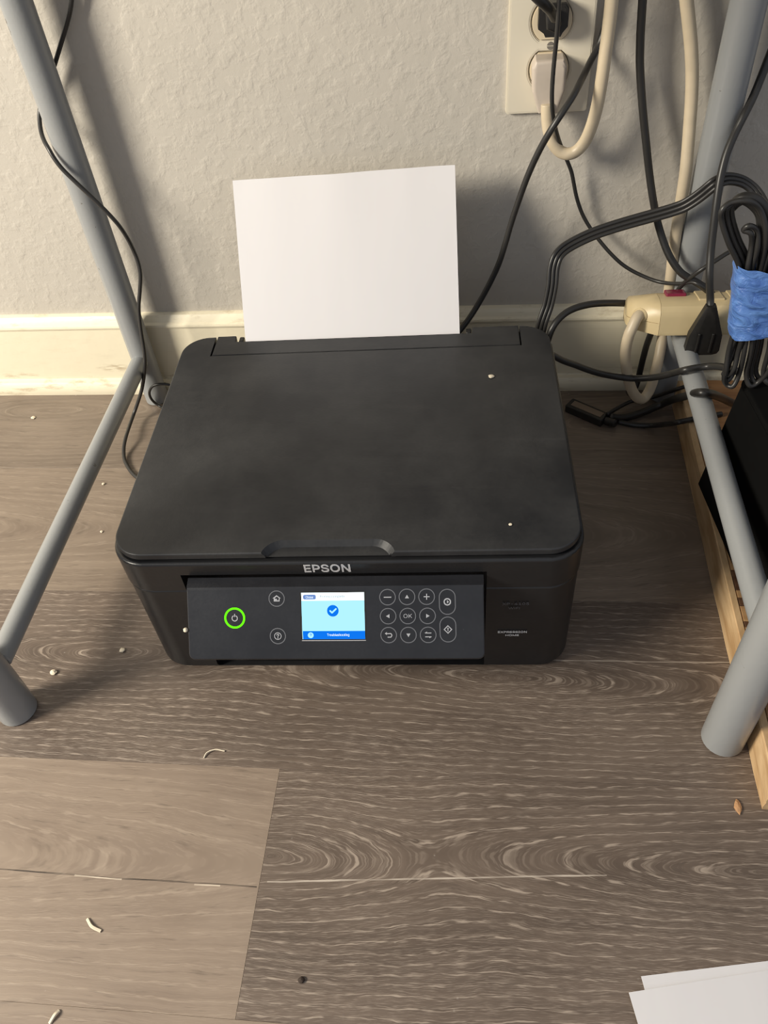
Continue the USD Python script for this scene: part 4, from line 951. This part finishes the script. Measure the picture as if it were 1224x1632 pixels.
TL = [(0.2065, 0.2795), (0.1965, 0.3010), (0.1860, 0.3180), (0.1820, 0.3270), (0.1850, 0.3320), (0.1910, 0.3325)]
left3 = []
for k in range(3):
    o_ = 0.0042 * k
    left3.append([(0.2100 + o_, 0.2525), (0.2040 + o_, 0.2790), (0.1900 + o_, 0.3020), (0.1815 + o_, 0.3190), (0.1795 + o_, 0.3280), (0.1850 + o_ * 0.8, 0.3330 - o_ * 0.5), (0.1960, 0.3345 - o_ * 0.5), (0.2070, 0.3260 - o_ * 0.6), (0.2150 - o_ * 0.4, 0.3080), (0.2190, 0.2800), (0.2200, 0.2525), (0.2230 - o_, 0.2250), (0.2250 - o_, 0.2000), (0.2270 - o_, 0.1800), (0.2240 - o_, 0.1690 + o_), (0.2190 - o_ * 0.2, 0.1690 + o_), (0.2140 + o_ * 0.4, 0.1810 + o_), (0.2145 + o_, 0.2050), (0.2150 + o_, 0.2260)])
for k, pts in enumerate(left3):
    obj('strand', loop(pts, -0.005 + 0.003 * k), M['grey_cord'], cb, smooth=True)
inner = [(0.2120, 0.2525), (0.2118, 0.2800), (0.2112, 0.2980), (0.2080, 0.3110), (0.2010, 0.3160), (0.1985, 0.3120), (0.2035, 0.3100), (0.2072, 0.2990), (0.2085, 0.2800), (0.2150, 0.2525), (0.2190, 0.2250), (0.2205, 0.2020), (0.2200, 0.1870), (0.2165, 0.1790), (0.2140, 0.1870), (0.2125, 0.2080)]
obj('strand', loop(inner, -0.006), M['grey_cord'], cb, smooth=True)
for k in range(4):
    o_ = 0.0046 * k
    pts = [(0.2230 + o_, 0.2525), (0.2215 + o_, 0.2850), (0.2240 + o_, 0.3060), (0.2320 + o_, 0.3200), (0.2440 + o_, 0.3160), (0.2490 + o_, 0.2950), (0.2470 + o_ * 0.8, 0.2525), (0.2500 + o_ * 0.7, 0.2100), (0.2500 + o_, 0.1850), (0.2450 + o_, 0.1700), (0.2380 + o_, 0.1685 + 0.001 * k), (0.2330 + o_, 0.1800), (0.2300 + o_, 0.2080)]
    obj('strand', loop(pts, -0.004 + 0.0035 * (k % 3)), M['grey_cord'], cb, smooth=True)
# thick dark band of cord over the top
band = np.array([(0.1880, YB + 0.004, 0.3250), (0.1940, YB + 0.002, 0.3330), (0.2040, YB, 0.3320), (0.2130, YB, 0.3220), (0.2200, YB + 0.002, 0.3060), (0.2250, YB + 0.004, 0.2850), (0.2270, YB + 0.004, 0.2600)])
obj('strand', tube(band + np.array([BDX, 0, 0]), 0.0040, 12, 6), M['black_cord'], cb, smooth=True)
# crinkled tape band
nt, nz = 72, 26
V_, F_ = [], []
for j in range(nz + 1):
    s = j / nz
    cx_ = 0.2290 + 0.0080 * s
    for i in range(nt):
        th = 2 * math.pi * i / nt
        ca_, sa_ = math.cos(th), math.sin(th)
        rx, ry = 0.0305 - 0.003 * s, 0.0175
        x = cx_ + rx * np.sign(ca_) * abs(ca_) ** 0.75
        y = YB + ry * np.sign(sa_) * abs(sa_) ** 0.8
        z = 0.2815 - 0.0590 * s + 0.010 * (x - 0.2290) / 0.03 * s
        n_ = meshkit.fbm(np.array([[x * 75, y * 75, z * 130 + x * 60]]), 4, 5)[0] - 0.5
        x += 0.0042 * n_ * ca_
        y += 0.0095 * n_ * sa_
        V_.append((x + BDX + 0.001, y, z + 0.002))
for j in range(nz):
    for i in range(nt):
        a_, b_ = j * nt + i, j * nt + (i + 1) % nt
        F_ += [(a_, b_, b_ + nt), (a_, b_ + nt, a_ + nt)]
outer = np.array(V_)
innerv = outer.copy()
c2 = np.array([0.225, YB, 0])
innerv[:, :2] = c2[:2] + (outer[:, :2] - c2[:2]) * 0.975
nV = len(outer)
F2 = [(a_ + nV, c_ + nV, b_ + nV) for a_, b_, c_ in F_]
rim = []
for base in (0, nz * nt):
    for i in range(nt):
        a_, b_ = base + i, base + (i + 1) % nt
        rim += [(a_, a_ + nV, b_), (b_, a_ + nV, b_ + nV)] if base == 0 else [(a_, b_, a_ + nV), (b_, b_ + nV, a_ + nV)]
tp = trimesh.Trimesh(np.vstack([outer, innerv]), np.array(F_ + F2 + rim), process=False)
tp.fix_normals()
obj('tape', tp, M['tape'], cb, smooth=50, label='crinkled blue tape')

# ================================================================== small litter
def crumb(name, label, at, size, seed, mat, flat_=0.6, sq=(1, 1, 1), cat='crumb'):
    obj(name, blob(size * 0.75, seed, at, flat_, sq), M[mat], label=label, cat=cat, smooth=False)


crumb('plaster_chip', 'largest white chip on the floor, right behind the left front table leg', (-0.3830, -0.4290, 0.0), 0.0042, 1, 'crumb')
crumb('plaster_chip', 'white crumb on the floor near the baseboard at the far left', (-0.5480, -0.0660, 0.0), 0.0036, 2, 'crumb', 0.4)
crumb('plaster_chip', 'tiny white crumb between the left brace and the middle of the printer side', (-0.4170, -0.1830, 0.0), 0.0024, 3, 'crumb')
crumb('plaster_chip', 'tiny white crumb between the left brace and the front corner of the printer', (-0.3950, -0.2550, 0.0), 0.0020, 4, 'crumb')
crumb('plaster_chip', 'small white crumb on the floor beside the front left corner of the printer', (-0.3250, -0.4030, 0.0), 0.0034, 5, 'crumb', 0.45)
crumb('plaster_chip', 'white flake lying on the black printer lid towards its right rear', (PX + 0.123 * math.cos(PR) - 0.212 * math.sin(PR), PY + 0.123 * math.sin(PR) + 0.212 * math.cos(PR), 0.1588), 0.0034, 6, 'crumb', 0.35)
crumb('plaster_chip', 'small pale flake on the black printer lid near its right front corner', (PX + 0.128, PY + 0.033, 0.1588), 0.0019, 8, 'crumb', 0.4)
fl = O + U * -0.1172 + V * -0.0115 + N * -0.0012
crumb('plaster_chip', 'white flake caught on the left edge of the printer control panel', (PX + fl[0] * math.cos(PR) - fl[1] * math.sin(PR), PY + fl[0] * math.sin(PR) + fl[1] * math.cos(PR), fl[2]), 0.0026, 11, 'crumb', 0.9)
crumb('dark_speck', 'dark brown speck on the floor near the bottom edge, left of the paper sheets', (-0.1140, -0.6640, 0.0), 0.0030, 9, 'soil', 0.6)
crumb('wood_chip', 'reddish wood chip on the floor beside the front end of the wooden board', (0.2030, -0.5270, 0.0), 0.0052, 10, 'bark', 0.35, (0.75, 1.35, 1), 'wood chip')


def sliver(name, label, pts, w, mat, z=0.0008):
    q = catmull(np.array([(x, y, z + zz) for x, y, zz in pts]), 6)
    obj(name, sweep(q, np.array([(-w, -0.0004), (w, -0.0004), (w * 0.6, 0.0005), (-w * 0.6, 0.0005)]), up=(0, 0, 1)), M[mat], label=label, cat='scrap', smooth=False)


sliver('paper_sliver', 'curved white sliver on the pale left floor plank', [(-0.2790, -0.6345, 0.0), (-0.2735, -0.6395, 0.001), (-0.2660, -0.6420, 0.0)], 0.0012, 'crumb')
sliver('paper_sliver', 'bent whitish scrap at the bottom left edge of the floor', [(-0.2830, -0.7010, 0.0), (-0.2805, -0.6960, 0.0016), (-0.2790, -0.6930, 0.0)], 0.0013, 'crumb')
sliver('hair', 'thin curled pale fibre on the floor in front of the printer', [(-0.2215, -0.5060, 0.0), (-0.2195, -0.5015, 0.001), (-0.2130, -0.4985, 0.001), (-0.2050, -0.4990, 0.0)], 0.0005, 'crumb')
